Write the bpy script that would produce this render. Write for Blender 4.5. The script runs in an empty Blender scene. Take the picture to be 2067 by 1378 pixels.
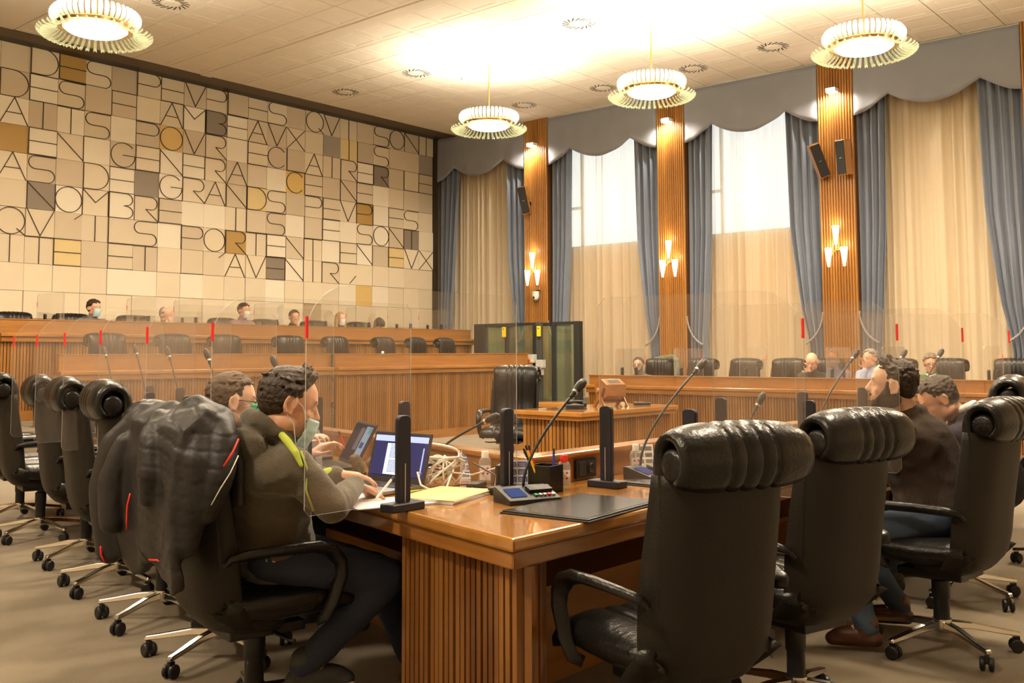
import bpy, bmesh, math, random
from mathutils import Vector, Matrix, Euler, noise
PI = math.pi
random.seed(7)
S = bpy.context.scene
COL = S.collection
R = math.radians

# ---------------------------------------------------------------- camera
AZ, PITCH, ROLL = R(40.46), R(4.16), R(-0.20)
cd = bpy.data.cameras.new('camera'); cam = bpy.data.objects.new('camera', cd); COL.objects.link(cam)
cd.sensor_width = 36.0; cd.lens = 1987.0/2067.0*36.0
cd.shift_y = -119.0/2067.0
cd.clip_start = 0.05; cd.clip_end = 200
fw = Vector((math.cos(AZ)*math.cos(PITCH), math.sin(AZ)*math.cos(PITCH), math.sin(PITCH)))
rt0 = Vector((math.sin(AZ), -math.cos(AZ), 0)); up0 = rt0.cross(fw)
rt = rt0*math.cos(ROLL) + up0*math.sin(ROLL); up = -rt0*math.sin(ROLL) + up0*math.cos(ROLL)
M = Matrix((rt, up, -fw)).transposed().to_4x4(); M.translation = (0, 0, 1.30)
cam.matrix_world = M
S.camera = cam
S.cycles.transparent_max_bounces = 64

# ---------------------------------------------------------------- view, world, ceiling lamps
S.view_settings.view_transform = 'Standard'; S.view_settings.look = 'None'
S.view_settings.exposure = 0.0; S.view_settings.gamma = 1.0
S.view_settings.use_curve_mapping = False
W = bpy.data.worlds.new('world'); S.world = W; W.use_nodes = True
bg = W.node_tree.nodes['Background']; bg.inputs[0].default_value = (0.93, 0.96, 1.0, 1); bg.inputs[1].default_value = 1.9
CHANDELIERS = [(11.3, 10.1), (11.3, 7.12), (11.25, 4.18), (5.07, 10.3)]      # the four in view
CHANDELIERS_ADDED = [(11.3, 1.2), (5.07, 7.2), (5.07, 4.2), (5.07, 1.2), (-0.6, 7.2), (-0.6, 2.6)]  # unseen copies, added because the room needs more light
ZC = 4.84
WARM = (1.0, 0.825, 0.61); WARM2 = (1.0, 0.88, 0.71)
E_UP, E_DOWN, E_BOWL = 165, 185, 14.0

def lamp(name, kind, loc, energy, color, size=0.3, rot=(0, 0, 0), parent=None, **kw):
    l = bpy.data.lights.new(name, kind); l.energy = energy; l.color = color
    if kind == 'AREA': l.shape = 'DISK'; l.size = size
    elif kind == 'SPOT': l.spot_size = kw.get('cone', R(90)); l.spot_blend = kw.get('blend', .6); l.shadow_soft_size = size
    else: l.shadow_soft_size = size
    o = bpy.data.objects.new(name, l); COL.objects.link(o); o.location = loc; o.rotation_euler = rot
    if parent: o.parent = parent
    return o

# ---------------------------------------------------------------- materials
MATS = {}
def nt(m): return m.node_tree.nodes, m.node_tree.links
def mat(name, color, rough=.5, metal=0., spec=.5, coat=0., var=0., vscale=4., vstretch=(1, 1, 1), color2=None,
        bump=0., bscale=30., bstretch=(1, 1, 1), emit=None, estr=0., trans=0., ior=1.45, alpha=1., sheen=0., coatr=.1, detail=3.):
    if name in MATS: return MATS[name]
    m = bpy.data.materials.new(name); m.use_nodes = True; n, l = nt(m)
    b = n['Principled BSDF']
    b.inputs['Base Color'].default_value = (*color, 1); b.inputs['Roughness'].default_value = rough
    b.inputs['Metallic'].default_value = metal; b.inputs['Specular IOR Level'].default_value = spec
    b.inputs['Coat Weight'].default_value = coat; b.inputs['Coat Roughness'].default_value = coatr
    b.inputs['Transmission Weight'].default_value = trans; b.inputs['IOR'].default_value = ior
    b.inputs['Alpha'].default_value = alpha; b.inputs['Sheen Weight'].default_value = sheen
    if emit: b.inputs['Emission Color'].default_value = (*emit, 1); b.inputs['Emission Strength'].default_value = estr
    if var or color2 or bump: tc = n.new('ShaderNodeTexCoord')
    if var or color2:
        mp = n.new('ShaderNodeMapping'); mp.inputs['Scale'].default_value = vstretch; l.new(tc.outputs['Object'], mp.inputs[0])
        no = n.new('ShaderNodeTexNoise'); no.inputs['Scale'].default_value = vscale; no.inputs['Detail'].default_value = detail
        l.new(mp.outputs[0], no.inputs[0])
        rp = n.new('ShaderNodeValToRGB'); rp.color_ramp.elements[0].position = .32; rp.color_ramp.elements[1].position = .68
        c2 = color2 or tuple(c*(1-var) for c in color); c1 = color if color2 else tuple(min(1, c*(1+var*.6)) for c in color)
        rp.color_ramp.elements[0].color = (*c2, 1); rp.color_ramp.elements[1].color = (*c1, 1)
        l.new(no.outputs[0], rp.inputs[0]); l.new(rp.outputs[0], b.inputs['Base Color'])
    if bump:
        mp2 = n.new('ShaderNodeMapping'); mp2.inputs['Scale'].default_value = bstretch; l.new(tc.outputs['Object'], mp2.inputs[0])
        nb = n.new('ShaderNodeTexNoise'); nb.inputs['Scale'].default_value = bscale; nb.inputs['Detail'].default_value = 4
        l.new(mp2.outputs[0], nb.inputs[0])
        bp = n.new('ShaderNodeBump'); bp.inputs['Strength'].default_value = bump; bp.inputs['Distance'].default_value = .01
        l.new(nb.outputs[0], bp.inputs['Height']); l.new(bp.outputs[0], b.inputs['Normal'])
    MATS[name] = m; return m
def emis(name, color, s):
    if name in MATS: return MATS[name]
    m = bpy.data.materials.new(name); m.use_nodes = True; n, l = nt(m); n.remove(n['Principled BSDF'])
    e = n.new('ShaderNodeEmission'); e.inputs[0].default_value = (*color, 1); e.inputs[1].default_value = s
    l.new(e.outputs[0], n['Material Output'].inputs[0]); MATS[name] = m; return m
def clear(name, tint, gloss=.06, diffuse=0., dcol=(.9, .9, .9), rough=.03, translucent=False):
    """thin clear sheet: see-through with a Fresnel-weighted reflection"""
    if name in MATS: return MATS[name]
    m = bpy.data.materials.new(name); m.use_nodes = True; n, l = nt(m); n.remove(n['Principled BSDF'])
    t = n.new('ShaderNodeBsdfTransparent'); t.inputs[0].default_value = (*tint, 1)
    g = n.new('ShaderNodeBsdfGlossy'); g.inputs['Roughness'].default_value = rough; g.inputs[0].default_value = (1, 1, 1, 1)
    lw = n.new('ShaderNodeLayerWeight'); lw.inputs[0].default_value = .25
    mu = n.new('ShaderNodeMath'); mu.operation = 'MULTIPLY_ADD'; mu.inputs[1].default_value = .28; mu.inputs[2].default_value = gloss
    l.new(lw.outputs['Fresnel'], mu.inputs[0])
    mx = n.new('ShaderNodeMixShader'); l.new(mu.outputs[0], mx.inputs[0]); l.new(t.outputs[0], mx.inputs[1]); l.new(g.outputs[0], mx.inputs[2])
    last = mx
    if diffuse:
        d = n.new('ShaderNodeBsdfTranslucent' if translucent else 'ShaderNodeBsdfDiffuse'); d.inputs[0].default_value = (*dcol, 1)
        m2 = n.new('ShaderNodeMixShader'); m2.inputs[0].default_value = diffuse
        l.new(mx.outputs[0], m2.inputs[1]); l.new(d.outputs[0], m2.inputs[2]); last = m2
    l.new(last.outputs[0], n['Material Output'].inputs[0]); MATS[name] = m; return m
def sheer(name, col, transp=.25, transl=.5):
    m = bpy.data.materials.new(name); m.use_nodes = True; n, l = nt(m); n.remove(n['Principled BSDF'])
    t = n.new('ShaderNodeBsdfTransparent'); d = n.new('ShaderNodeBsdfDiffuse'); d.inputs[0].default_value = (*col, 1)
    tl = n.new('ShaderNodeBsdfTranslucent'); tl.inputs[0].default_value = (*col, 1)
    a = n.new('ShaderNodeMixShader'); a.inputs[0].default_value = transl; l.new(d.outputs[0], a.inputs[1]); l.new(tl.outputs[0], a.inputs[2])
    b = n.new('ShaderNodeMixShader'); b.inputs[0].default_value = transp; l.new(a.outputs[0], b.inputs[1]); l.new(t.outputs[0], b.inputs[2])
    l.new(b.outputs[0], n['Material Output'].inputs[0]); MATS[name] = m; return m

WOOD = mat('varnished_wood', (.34, .150, .034), .22, coat=.5, coatr=.12, vscale=3.2, vstretch=(1, 1, 9), color2=(.25, .100, .021), detail=6, bump=.05, bscale=40)
WOODT = mat('worktop_wood', (.40, .180, .040), .16, coat=.7, coatr=.06, vscale=1.6, vstretch=(2, 8, 2), color2=(.34, .150, .033), detail=6)
WOODP = mat('bench_panel_wood', (.31, .138, .030), .35, coat=.25, coatr=.2, vscale=1.5, vstretch=(1.2, 1.2, 14), color2=(.245, .100, .021), detail=6)
WOODS = mat('slat_wood', (.31, .140, .032), .35, coat=.25, coatr=.25, vscale=9, vstretch=(1, 1, .02), color2=(.15, .060, .013), detail=5)
WOODSX = mat('pedestal_slat_wood', (.27, .115, .028), .32, coat=.3, coatr=.2, vscale=11, vstretch=(1, 1, .05), color2=(.12, .042, .010), detail=6)
WOODG = mat('groove_wood', (.10, .04, .012), .6)
PILW = mat('pilaster_wood', (.40, .180, .034), .35, coat=.2, coatr=.25, vscale=14, vstretch=(1, 1, .02), color2=(.28, .112, .020), detail=5)
LEATH = mat('black_leather', (.0075, .007, .0065), .29, spec=.42, bump=.25, bscale=60)
SHELL = mat('chair_shell_leather', (.016, .013, .009), .5, spec=.28, bump=.15, bscale=120)
PLAST = mat('black_plastic', (.012, .012, .013), .42)
POSTM = mat('screen_post_black', (.014, .014, .022), .5)
CHROME = mat('chrome', (.62, .60, .56), .18, metal=1)
BRASS = mat('brass', (.62, .42, .16), .25, metal=1)
STEEL = mat('brushed_steel', (.45, .44, .42), .35, metal=1)
CARPET = mat('beige_carpet', (.190, .150, .096), .95, var=.14, vscale=2.2, bump=.5, bscale=220, detail=8, sheen=.2)
PLASTER = mat('ceiling_panel_white', (.74, .67, .56), .8, var=.03, vscale=1)
PLASTERG = mat('ceiling_joint', (.50, .43, .33), .8)
DARKB = mat('dark_bronze', (.030, .022, .014), .5)
LETTER = mat('letter_strip', (.055, .035, .015), .45, metal=.3)
BLUE = mat('blue_velvet_curtain', (.155, .185, .245), .85, sheen=.5, var=.06, vscale=1.5, bump=.15, bscale=140)
VALC = mat('blue_grey_valance', (.225, .232, .262), .85, sheen=.4, var=.05, vscale=2, bump=.15, bscale=140)
SHEER = sheer('cream_sheer_cloth', (.84, .75, .58), .10, .40)
SHEERT = sheer('thin_cream_sheer_cloth', (.86, .78, .64), .34, .5)
ROPE = mat('grey_rope', (.30, .29, .31), .8, bump=.6, bscale=80)
WALLB = mat('window_wall_beige', (.62, .46, .26), .8)
WALLP = mat('side_wall_paint', (.60, .50, .36), .8)
ACRY = clear('clear_acrylic', (.965, .965, .96), gloss=.010, diffuse=.035, dcol=(.80, .66, .55))
ACRE = clear('acrylic_edge', (.55, .60, .60), gloss=.25, diffuse=.35, dcol=(.75, .80, .82))
GLASS = clear('window_glass', (.96, .98, .97), gloss=.03)
GLASSG = clear('green_tinted_glass', (.70, .78, .68), gloss=.08, diffuse=.10, dcol=(.45, .50, .38))
PETAL = clear('murano_glass', (.88, .95, .84), gloss=.22, diffuse=.22, dcol=(.90, .97, .82), translucent=True)
WHITE = mat('white_plastic', (.75, .74, .70), .4)
PAPER = mat('white_paper', (.78, .78, .80), .7)
YELP = mat('yellow_paper', (.85, .62, .22), .7)
REDT = mat('red_tape', (.80, .02, .02), .5)
RED = mat('red_plastic', (.75, .03, .02), .35)
YEL = mat('yellow_plastic', (.85, .58, .02), .4)
GREY = mat('grey_metal', (.35, .35, .34), .45, metal=.3)
SOLIDGREY = mat('grey_plastic', (.42, .42, .41), .5)
DGLASS = mat('dark_glass_screen', (.01, .01, .015), .1)

# ---------------------------------------------------------------- mesh helpers
class MB:
    def __init__(s): s.v = []; s.f = []
    def add(s, vs, fs):
        o = len(s.v); s.v += [tuple(v) for v in vs]; s.f += [tuple(i+o for i in f) for f in fs]; return s
    def box(s, x0, y0, z0, x1, y1, z1, mtx=None):
        x0, x1 = min(x0, x1), max(x0, x1); y0, y1 = min(y0, y1), max(y0, y1); z0, z1 = min(z0, z1), max(z0, z1)
        v = [Vector(p) for p in ((x0, y0, z0), (x1, y0, z0), (x1, y1, z0), (x0, y1, z0), (x0, y0, z1), (x1, y0, z1), (x1, y1, z1), (x0, y1, z1))]
        if mtx: v = [mtx @ p for p in v]
        return s.add(v, [(0, 3, 2, 1), (4, 5, 6, 7), (0, 1, 5, 4), (1, 2, 6, 5), (2, 3, 7, 6), (3, 0, 4, 7)])
    def prism(s, pts, z0, z1):          # polygon (CCW) extruded in z
        n = len(pts); v = [(x, y, z0) for x, y in pts] + [(x, y, z1) for x, y in pts]
        return s.add(v, [tuple(range(n-1, -1, -1)), tuple(range(n, 2*n))] + [(i, (i+1) % n, n+(i+1) % n, n+i) for i in range(n)])
    def loft(s, rings, cap=True, close=True):
        n = len(rings[0]); v = [p for r_ in rings for p in r_]; f = []
        for i in range(len(rings)-1):
            for j in range(n if close else n-1):
                a, b = i*n+j, i*n+(j+1) % n; f.append((a, b, b+n, a+n))
        if cap: f += [tuple(range(n-1, -1, -1)), tuple(range((len(rings)-1)*n, len(rings)*n))]
        return s.add(v, f)
    def tube(s, path, r, n=8, cap=True, prof=None):
        P = [Vector(p) for p in path]; rings = []; ref = None
        for i, p in enumerate(P):
            d = (P[min(i+1, len(P)-1)] - P[max(i-1, 0)]).normalized()
            if ref is None: ref = Vector((0, 0, 1)) if abs(d.z) < .9 else Vector((1, 0, 0))
            a = d.cross(ref).normalized(); b = a.cross(d).normalized(); ref = b
            rr = r[i] if isinstance(r, (list, tuple)) else r
            if prof: rings.append([p + a*(u*rr) + b*(w*rr) for u, w in prof])
            else: rings.append([p + (a*math.cos(t) + b*math.sin(t))*rr for t in (2*PI*k/n for k in range(n))])
        return s.loft(rings, cap)
    def lathe(s, prof, n=16, c=(0, 0, 0), mtx=None):   # prof (r,z)
        rings = []
        for r_, z in prof:
            ring = [Vector((c[0]+max(r_, 1e-5)*math.cos(2*PI*k/n), c[1]+max(r_, 1e-5)*math.sin(2*PI*k/n), c[2]+z)) for k in range(n)]
            if mtx: ring = [mtx @ p for p in ring]
            rings.append(ring)
        return s.loft(rings)
    def grid(s, fn, nu, nv, close_u=False):
        v = [fn(i/(nu if close_u else nu-1), j/(nv-1)) for j in range(nv) for i in range(nu)]; f = []
        for j in range(nv-1):
            for i in range(nu if close_u else nu-1):
                a = j*nu+i; b = j*nu+(i+1) % nu; f.append((a, b, b+nu, a+nu))
        return s.add(v, f)
    def mesh(s, name, m, smooth=False, bevel=0, seg=2, sub=0, solid=0):
        me = bpy.data.meshes.new(name); me.from_pydata(s.v, [], s.f); me.update()
        bm = bmesh.new(); bm.from_mesh(me)
        if bevel:
            ed = [e for e in bm.edges if len(e.link_faces) == 2 and e.calc_face_angle(0) > .6]
            bmesh.ops.bevel(bm, geom=ed, offset=bevel, segments=seg, affect='EDGES', profile=.6)
        if solid: bmesh.ops.solidify(bm, geom=bm.faces[:], thickness=solid)
        bmesh.ops.recalc_face_normals(bm, faces=bm.faces[:])
        bm.to_mesh(me); bm.free()
        if smooth:
            for p in me.polygons: p.use_smooth = True
            if smooth != 'all':
                try: me.set_sharp_from_angle(angle=R(40))
                except Exception: pass
        me.materials.append(m); return me
    def build(s, name, m, parent=None, smooth=False, loc=None, rot=None, **kw):
        return link(name, s.mesh(name, m, smooth, **kw), parent, loc, rot)
def link(name, me, parent=None, loc=None, rot=None):
    o = bpy.data.objects.new(name, me); COL.objects.link(o)
    if parent: o.parent = parent
    if loc is not None: o.location = loc
    if rot is not None: o.rotation_euler = rot
    return o
def tag(o, label=None, cat=None, group=None, kind=None):
    if label: o['label'] = label
    if cat: o['category'] = cat
    if group: o['group'] = group
    if kind: o['kind'] = kind
    return o
def thing(name, label, cat, loc=(0, 0, 0), rz=0, group=None):
    o = bpy.data.objects.new(name, None); COL.objects.link(o); o.empty_display_size = .1
    o.location = loc; o.rotation_euler = (0, 0, rz); return tag(o, label, cat, group)
def copy_tree(o, parent=None, depth=0):
    c = o.copy(); COL.objects.link(c); c.parent = parent
    for ch in list(o.children): copy_tree(ch, c, depth+1)
    return c
def dup(o, loc, rz, label, group=None):
    c = copy_tree(o); c.location = loc; c.rotation_euler = (0, 0, rz); c['label'] = label
    if group: c['group'] = group
    return c
def struct(o): o['kind'] = 'structure'; return o
def Rz(a): return Matrix.Rotation(a, 4, 'Z')
def T(x, y, z=0): return Matrix.Translation((x, y, z))
def rrect(w, h, r, n=4):
    p = []
    for cx, cy, a0 in ((w/2-r, h/2-r, 0), (-w/2+r, h/2-r, PI/2), (-w/2+r, -h/2+r, PI), (w/2-r, -h/2+r, 3*PI/2)):
        p += [(cx+r*math.cos(a0+PI/2*k/n), cy+r*math.sin(a0+PI/2*k/n)) for k in range(n+1)]
    return p
# ================================================================ the room
XW, YW, ZT = 15.0, 15.0, 5.95
struct(MB().box(-4, -4, -.1, 15.8, 15.3, 0).build('floor', CARPET))
ceil = struct(MB().box(-4, -4, ZT+.03, 15.8, 15.3, ZT+.15).build('ceiling', PLASTERG))
struct(MB().box(-4, -4.2, 0, 15.8, -4, ZT).build('wall_back', WALLP)); struct(MB().box(-4.2, -4, 0, -4, 15.3, ZT).build('wall_near', WALLP))
# ceiling panels, 0.6 m, each a recessed-field metal panel
pm = MB(); a, b_, t_ = .294, .215, .0
pm.add([(-a, -a, 0), (a, -a, 0), (a, a, 0), (-a, a, 0), (-a, -a, .03), (a, -a, .03), (a, a, .03), (-a, a, .03),
        (-b_, -b_, 0), (b_, -b_, 0), (b_, b_, 0), (-b_, b_, 0), (-b_+.03, -b_+.03, .006), (b_-.03, -b_+.03, .006), (b_-.03, b_-.03, .006), (-b_+.03, b_-.03, .006)],
       [(0, 1, 5, 4), (1, 2, 6, 5), (2, 3, 7, 6), (3, 0, 4, 7), (0, 8, 9, 1), (1, 9, 10, 2), (2, 10, 11, 3), (3, 11, 8, 0),
        (8, 12, 13, 9), (9, 13, 14, 10), (10, 14, 15, 11), (11, 15, 12, 8), (12, 15, 14, 13)])
pme = pm.mesh('ceiling_panel', PLASTER)
# flat diffuser panel
pf = MB().box(-a, -a, 0, a, a, .03).mesh('ceiling_panel_flat', PLASTER)
DIFF = [(10.97, 8.1), (11.17, 11.6), (11.17, 13.4), (13.97, 9.8), (13.97, 11.6), (13.97, 8.0), (13.77, 6.5), (6.77, 11.7)]
X0s = [6.17+.6*i for i in range(5)] + [9.37+.6*i for i in range(10)]
Y0s = [3.25+.6*i for i in range(19)]
cnt = 0
for ix, x in enumerate(X0s):
    for y in Y0s:
        if x + y < 14.6 and not (x > 9 and y > 3.3 and x+y > 12.9): continue
        if x < 9 and y < 8.6: continue
        if x > 14.8: continue
        if cnt >= 296: continue
        flat = any(abs(x-dx) < .3 and abs(y-dy) < .3 for dx, dy in DIFF)
        p = link('ceiling_panel', pf if flat else pme, ceil, (x, y, ZT)); cnt += 1
MB().box(-4, -4, ZT, 5.86, 14.36, ZT+.03).build('ceiling_board', PLASTER, ceil)
MB().box(5.86, -4, ZT, 8.87, 8.33, ZT+.03).build('ceiling_board', PLASTER, ceil)
MB().box(8.87, -4, ZT-.012, 9.07, 14.36, ZT+.03).build('ceiling_beam', PLASTER, ceil, bevel=.008)
MB().box(9.07, -4, ZT, 15.6, 2.94, ZT+.03).build('ceiling_board', PLASTER, ceil)
# slot diffusers: a ring of slanted slots
dm = MB()
for k in range(17):
    t = 2*PI*k/17; mt = Rz(t) @ T(.185, 0) @ Rz(R(34))
    dm.box(-.060, -.0085, -.004, .060, .0085, 0, mt)
dme = dm.mesh('diffuser_slots', DARKB)
spots = ['first from the left corner over the lettered wall', 'near the middle of the ceiling, between the two bright lamp glows', 'left of the small ceiling sensor',
         'right above the dark trim of the lettered wall', 'left of the third ring chandelier', 'just right of the second ring chandelier', 'peeping out behind the third ring chandelier', 'left of the rightmost ring chandelier']
for (x, y), sp in zip([(6.77, 11.7), (10.97, 8.1), (11.17, 11.6), (11.17, 13.4), (13.97, 9.8), (13.97, 11.6), (13.97, 8.0), (13.77, 6.5)], spots):
    t = thing('air_diffuser', 'round slotted air diffuser ' + sp, 'air vent', (x, y, ZT), 0, 'round air diffusers in the ceiling')
    link('slot_ring', dme, t); MB().lathe([(.0, -.008), (.105, -.007), (.11, 0)], 20).build('center_disk', PLASTER, t, smooth=True)
t = thing('ceiling_sensor', 'small sensor hanging from the ceiling beside the bright lamp glow', 'sensor', (11.9, 11.2, ZT))
MB().lathe([(.04, 0), (.04, -.03), (.025, -.05), (.02, -.09), (0, -.095)], 12).build('sensor_body', SOLIDGREY, t, smooth=True)

# ---- lettered tile wall (wall_left)
wl = struct(MB().box(-4, YW+.03, 0, 15.8, YW+.3, ZT).build('wall_left', mat('tile_joint', (.30, .235, .15), .7)))
CW, RH = .4277, .411; XC0 = 5.956; ZR0 = 5.965
ROWS = ["_DES_PEVPLES_QVI_SONT", "DES_FLAMBEAVX__ILS___", "AITS_POVR_ECLAIRER_LE", "_EN_GENERAL_CE_NE____", "AS_DE_GRANDS_PEVPLES_",
        "_NOMBRE__ILS_LE_SONT_", "QV'ILS_PORTENT_EN_EVX", "ITE_ET_L'AVENIR._____", "_"*21, "_"*21, "_"*21]
TC = {'a': (.78, .68, .50), 'b': (.70, .60, .44), 'c': (.62, .52, .375), 'd': (.54, .455, .335), 'w': (.86, .79, .64), 'e': (.75, .65, .49),
      'k': (.26, .215, .165), 'g': (.33, .29, .235), 'o': (.46, .29, .085), 'y': (.72, .50, .17), 'p': (.74, .58, .28), 't': (.40, .29, .17)}
TM = {k: mat('wall_tile_'+n_, TC[k], .45, var=.03, vscale=2) for k, n_ in dict(a='cream', b='sand', c='beige', d='taupe', w='white', e='ivory', k='brown_grey', g='grey', o='ochre', y='yellow', p='pale_yellow', t='tan').items()}
TCOL = ['baoadbbcbcbacbcbccddc', 'cwbccabwkwbcbbgpdbccg', 'wcwbwcycbwaccabbwkcbd', 'owawcawwacbwybccbwbcd', 'accawkwabcpecebeowbab', 'bkwawbcwwabcwbwwawcke', 'bbcbbbwcaoewbawawcpaa', 'bbpcbcabbaakwabaaeebb', 'eaaewwawaeewaaewyweab', 'aeaeaeeaeaewataeeaaeb', 'aebaeaaebaaeaebaaebab']
tme = {}
for k in TM:
    tme[k] = MB().box(0, 0, 0, CW-.006, .04, RH-.006).mesh('tile_'+k, TM[k])
def arc(cx, cy, r_, a0, a1, n=12, ry=None):
    ry = ry or r_
    return [(cx+r_*math.cos(R(a0+(a1-a0)*i/n)), cy+ry*math.sin(R(a0+(a1-a0)*i/n))) for i in range(n+1)]
def strokes(c):
    L, Rr, B, Tp = 0., 1., 0., 1.
    e = [(L, B), (L, Tp)]
    return {'D': [e, [(0, 1), (.45, 1)] + arc(.45, .5, .52, 90, -90, 14, .5) + [(0, 0)]],
            'E': [e, [(0, 1), (1, 1)], [(0, .5), (1, .5)], [(0, 0), (1, 0)]], 'F': [e, [(0, 1), (1, 1)], [(0, .5), (1, .5)]],
            'S': [[(1, .98), (.28, .98)] + arc(.28, .735, .25, 90, 270, 10, .245) + [(.72, .49)] + arc(.72, .245, .25, 90, -90, 10, .245) + [(0, .0)]],
            'P': [e, [(0, .98), (.72, .98)] + arc(.72, .73, .25, 90, -90, 10) + [(0, .48)]],
            'R': [e, [(0, .98), (.70, .98)] + arc(.70, .72, .26, 90, -80, 10) + [(.48, .47), (1, 0)]],
            'B': [e, [(0, 1), (.68, 1)] + arc(.68, .76, .26, 80, -90, 8, .24) + [(.6, .51), (.68, .5)] + arc(.68, .25, .28, 80, -90, 8, .25) + [(0, 0)]],
            'V': [[(.02, 1), (.5, .02), (.98, 1)]], 'A': [[(.02, 0), (.5, 1), (.98, 0)], [(.22, .42), (.78, .42)]],
            'N': [e, [(0, .98), (1, .02)], [(1, 0), (1, 1)]], 'M': [e, [(.02, .98), (.5, .5), (.98, .98)], [(1, 0), (1, 1)]],
            'L': [e, [(0, 0), (1, 0)]], 'I': [[(.5, 0), (.5, 1)]], 'T': [[(.0, .99), (1, .99)], [(.5, 0), (.5, .99)]],
            'O': [arc(.5, .5, .49, 0, 360, 28)], 'Q': [arc(.5, .5, .49, 0, 360, 28), [(.72, .22), (1.0, 0)]],
            'C': [arc(.5, .5, .48, 40, 320, 22)], 'G': [arc(.5, .5, .49, 42, 360, 24) + [(.5, .5)]],
            'X': [[(.02, .98), (.98, .02)], [(.02, .02), (.98, .98)]], "'": [[(.72, .78), (.99, .99)]], '.': [[(.62, .05), (.98, .42)]]}[c]
def strip(mb, pts, w, y0, y1, X, Z):
    for (x0, z0), (x1, z1) in zip(pts[:-1], pts[1:]):
        ax, az, bx, bz = X+x0*(CW-.008), Z+z0*(RH-.008), X+x1*(CW-.008), Z+z1*(RH-.008)
        dx, dz = bx-ax, bz-az; L = math.hypot(dx, dz)
        if L < 1e-6: continue
        nx, nz = -dz/L*w/2, dx/L*w/2; ex, ez = dx/L*w*.3, dz/L*w*.3
        q = [(ax-ex+nx, az-ez+nz), (ax-ex-nx, az-ez-nz), (bx+ex-nx, bz+ez-nz), (bx+ex+nx, bz+ez+nz)]
        mb.add([(x, y0, z) for x, z in q] + [(x, y1, z) for x, z in q], [(0, 1, 2, 3), (7, 6, 5, 4), (0, 4, 5, 1), (1, 5, 6, 2), (2, 6, 7, 3), (3, 7, 4, 0)])
rnd = random.Random(3)
lme = {}
for r_, row in enumerate(ROWS):
    for c, ch in enumerate(row):
        X = XC0 + c*CW; Z = ZR0 - (r_+1)*RH
        k = TCOL[r_][c]; pr = rnd.choice((0, 0, .006, .012, .02))
        link('tile', tme[k], wl, (X+.003, YW-.01-pr, Z+.003))
        if ch != '_':
            if ch not in lme:
                mb = MB()
                for st in strokes(ch): strip(mb, st, .0105, -.014, .0, 0, 0)
                lme[ch] = mb.mesh('letter', LETTER)
            link('letter', lme[ch], wl, (X+.004, YW-.01-pr, Z+.004))
for r_ in range(11):
    for c in (-1, -2):
        link('tile', tme['abedc'[rnd.randrange(5)]], wl, (XC0+c*CW+.003, YW-.01, ZR0-(r_+1)*RH+.003))
t1 = struct(MB().box(-4, YW-.06, 5.972, XW+.1, YW+.05, 6.2).box(-4, 14.70, ZT-.0, XW, YW+.05, ZT+.02).build('trim_1', DARKB))
struct(MB().box(-4, 14.36, ZT-.014, XW-.0, 14.70, ZT+.02).build('trim_2', mat('bronze_trim', (.10, .07, .042), .5)))
struct(MB().box(14.94, YW-.10, 0, 15.02, YW+.04, ZT).build('trim_3', DARKB))
struct(MB().box(-4, YW-.02, 0, XW, YW+.03, ZR0-11*RH).build('baseboard_left', WOODP))

# ---- window wall (wall_right, x = 15.6) with openings in the 2nd and 3rd bays
XB = 15.6
BAYS = [(12.47, 14.96), (9.36, 11.88), (6.35, 8.80), (3.37, 5.77), (.36, 2.8)]
wr = MB(); wr.box(XB, -4, 0, XB+.2, 15.3, 3.36); wr.box(XB, -4, 5.6, XB+.2, 15.3, ZT)
for y0, y1 in ((-4, 6.35), (8.80, 9.36), (11.88, 15.3)): wr.box(XB, y0, 3.36, XB+.2, y1, 5.6)
struct(MB().box(XW+.05, -4, ZT-.02, XB, 15.2, ZT).build('trim_4', PLASTER))
struct(wr.build('wall_right', WALLB))
for i, (y0, y1) in enumerate((BAYS[1], BAYS[2])):
    w = MB(); w.box(XB, y0, 3.36, XB+.07, y1, 3.42).box(XB, y0, 5.54, XB+.07, y1, 5.6).box(XB, y0, 3.36, XB+.07, y0+.06, 5.6).box(XB, y1-.06, 3.36, XB+.07, y1, 5.6)
    w.box(XB, y1-.42, 3.4, XB+.06, y1-.37, 5.56).box(XB, y1-.40, 4.16, XB+.06, y1, 4.21)
    wo = struct(w.build('window_%d' % (i+1), mat('window_frame_white', (.6, .62, .62), .4)))
    MB().box(XB+.03, y0+.05, 3.4, XB+.036, y1-.05, 5.56).build('pane', GLASS, wo)
# pilasters: fluted wood
PILS = [(11.88, 12.47, 'behind the glass lift cabin', 'first'), (8.80, 9.36, 'between the two bright windows', 'second'), (5.77, 6.35, 'carrying the pair of loudspeakers', 'third'), (2.80, 3.37, 'at the right edge of the room', 'fourth')]
for y0, y1, where, nth in PILS:
    p = thing('pilaster', 'tall fluted orange wood pilaster ' + where, 'pilaster', (XW, (y0+y1)/2, 0), 0, 'fluted wood pilasters between the curtains')
    h = (y1-y0)/2; core = MB().box(.012, -h, 0, .595, h, ZT); core.build('core', WOODG, p)
    n = 13; w = 2*h/n; fl = MB()
    for k in range(n):
        c = -h + (k+.5)*w; q = [(.014, c-w*.43), (0-.004, c-w*.30), (-.012, c-w*.12), (-.012, c+w*.12), (-.004, c+w*.30), (.014, c+w*.43)]
        fl.prism([(x, y) for x, y in reversed(q)], 0, ZT)
    tag(fl.build('fluting', PILW, p, smooth=True), kind='stuff')
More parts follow.
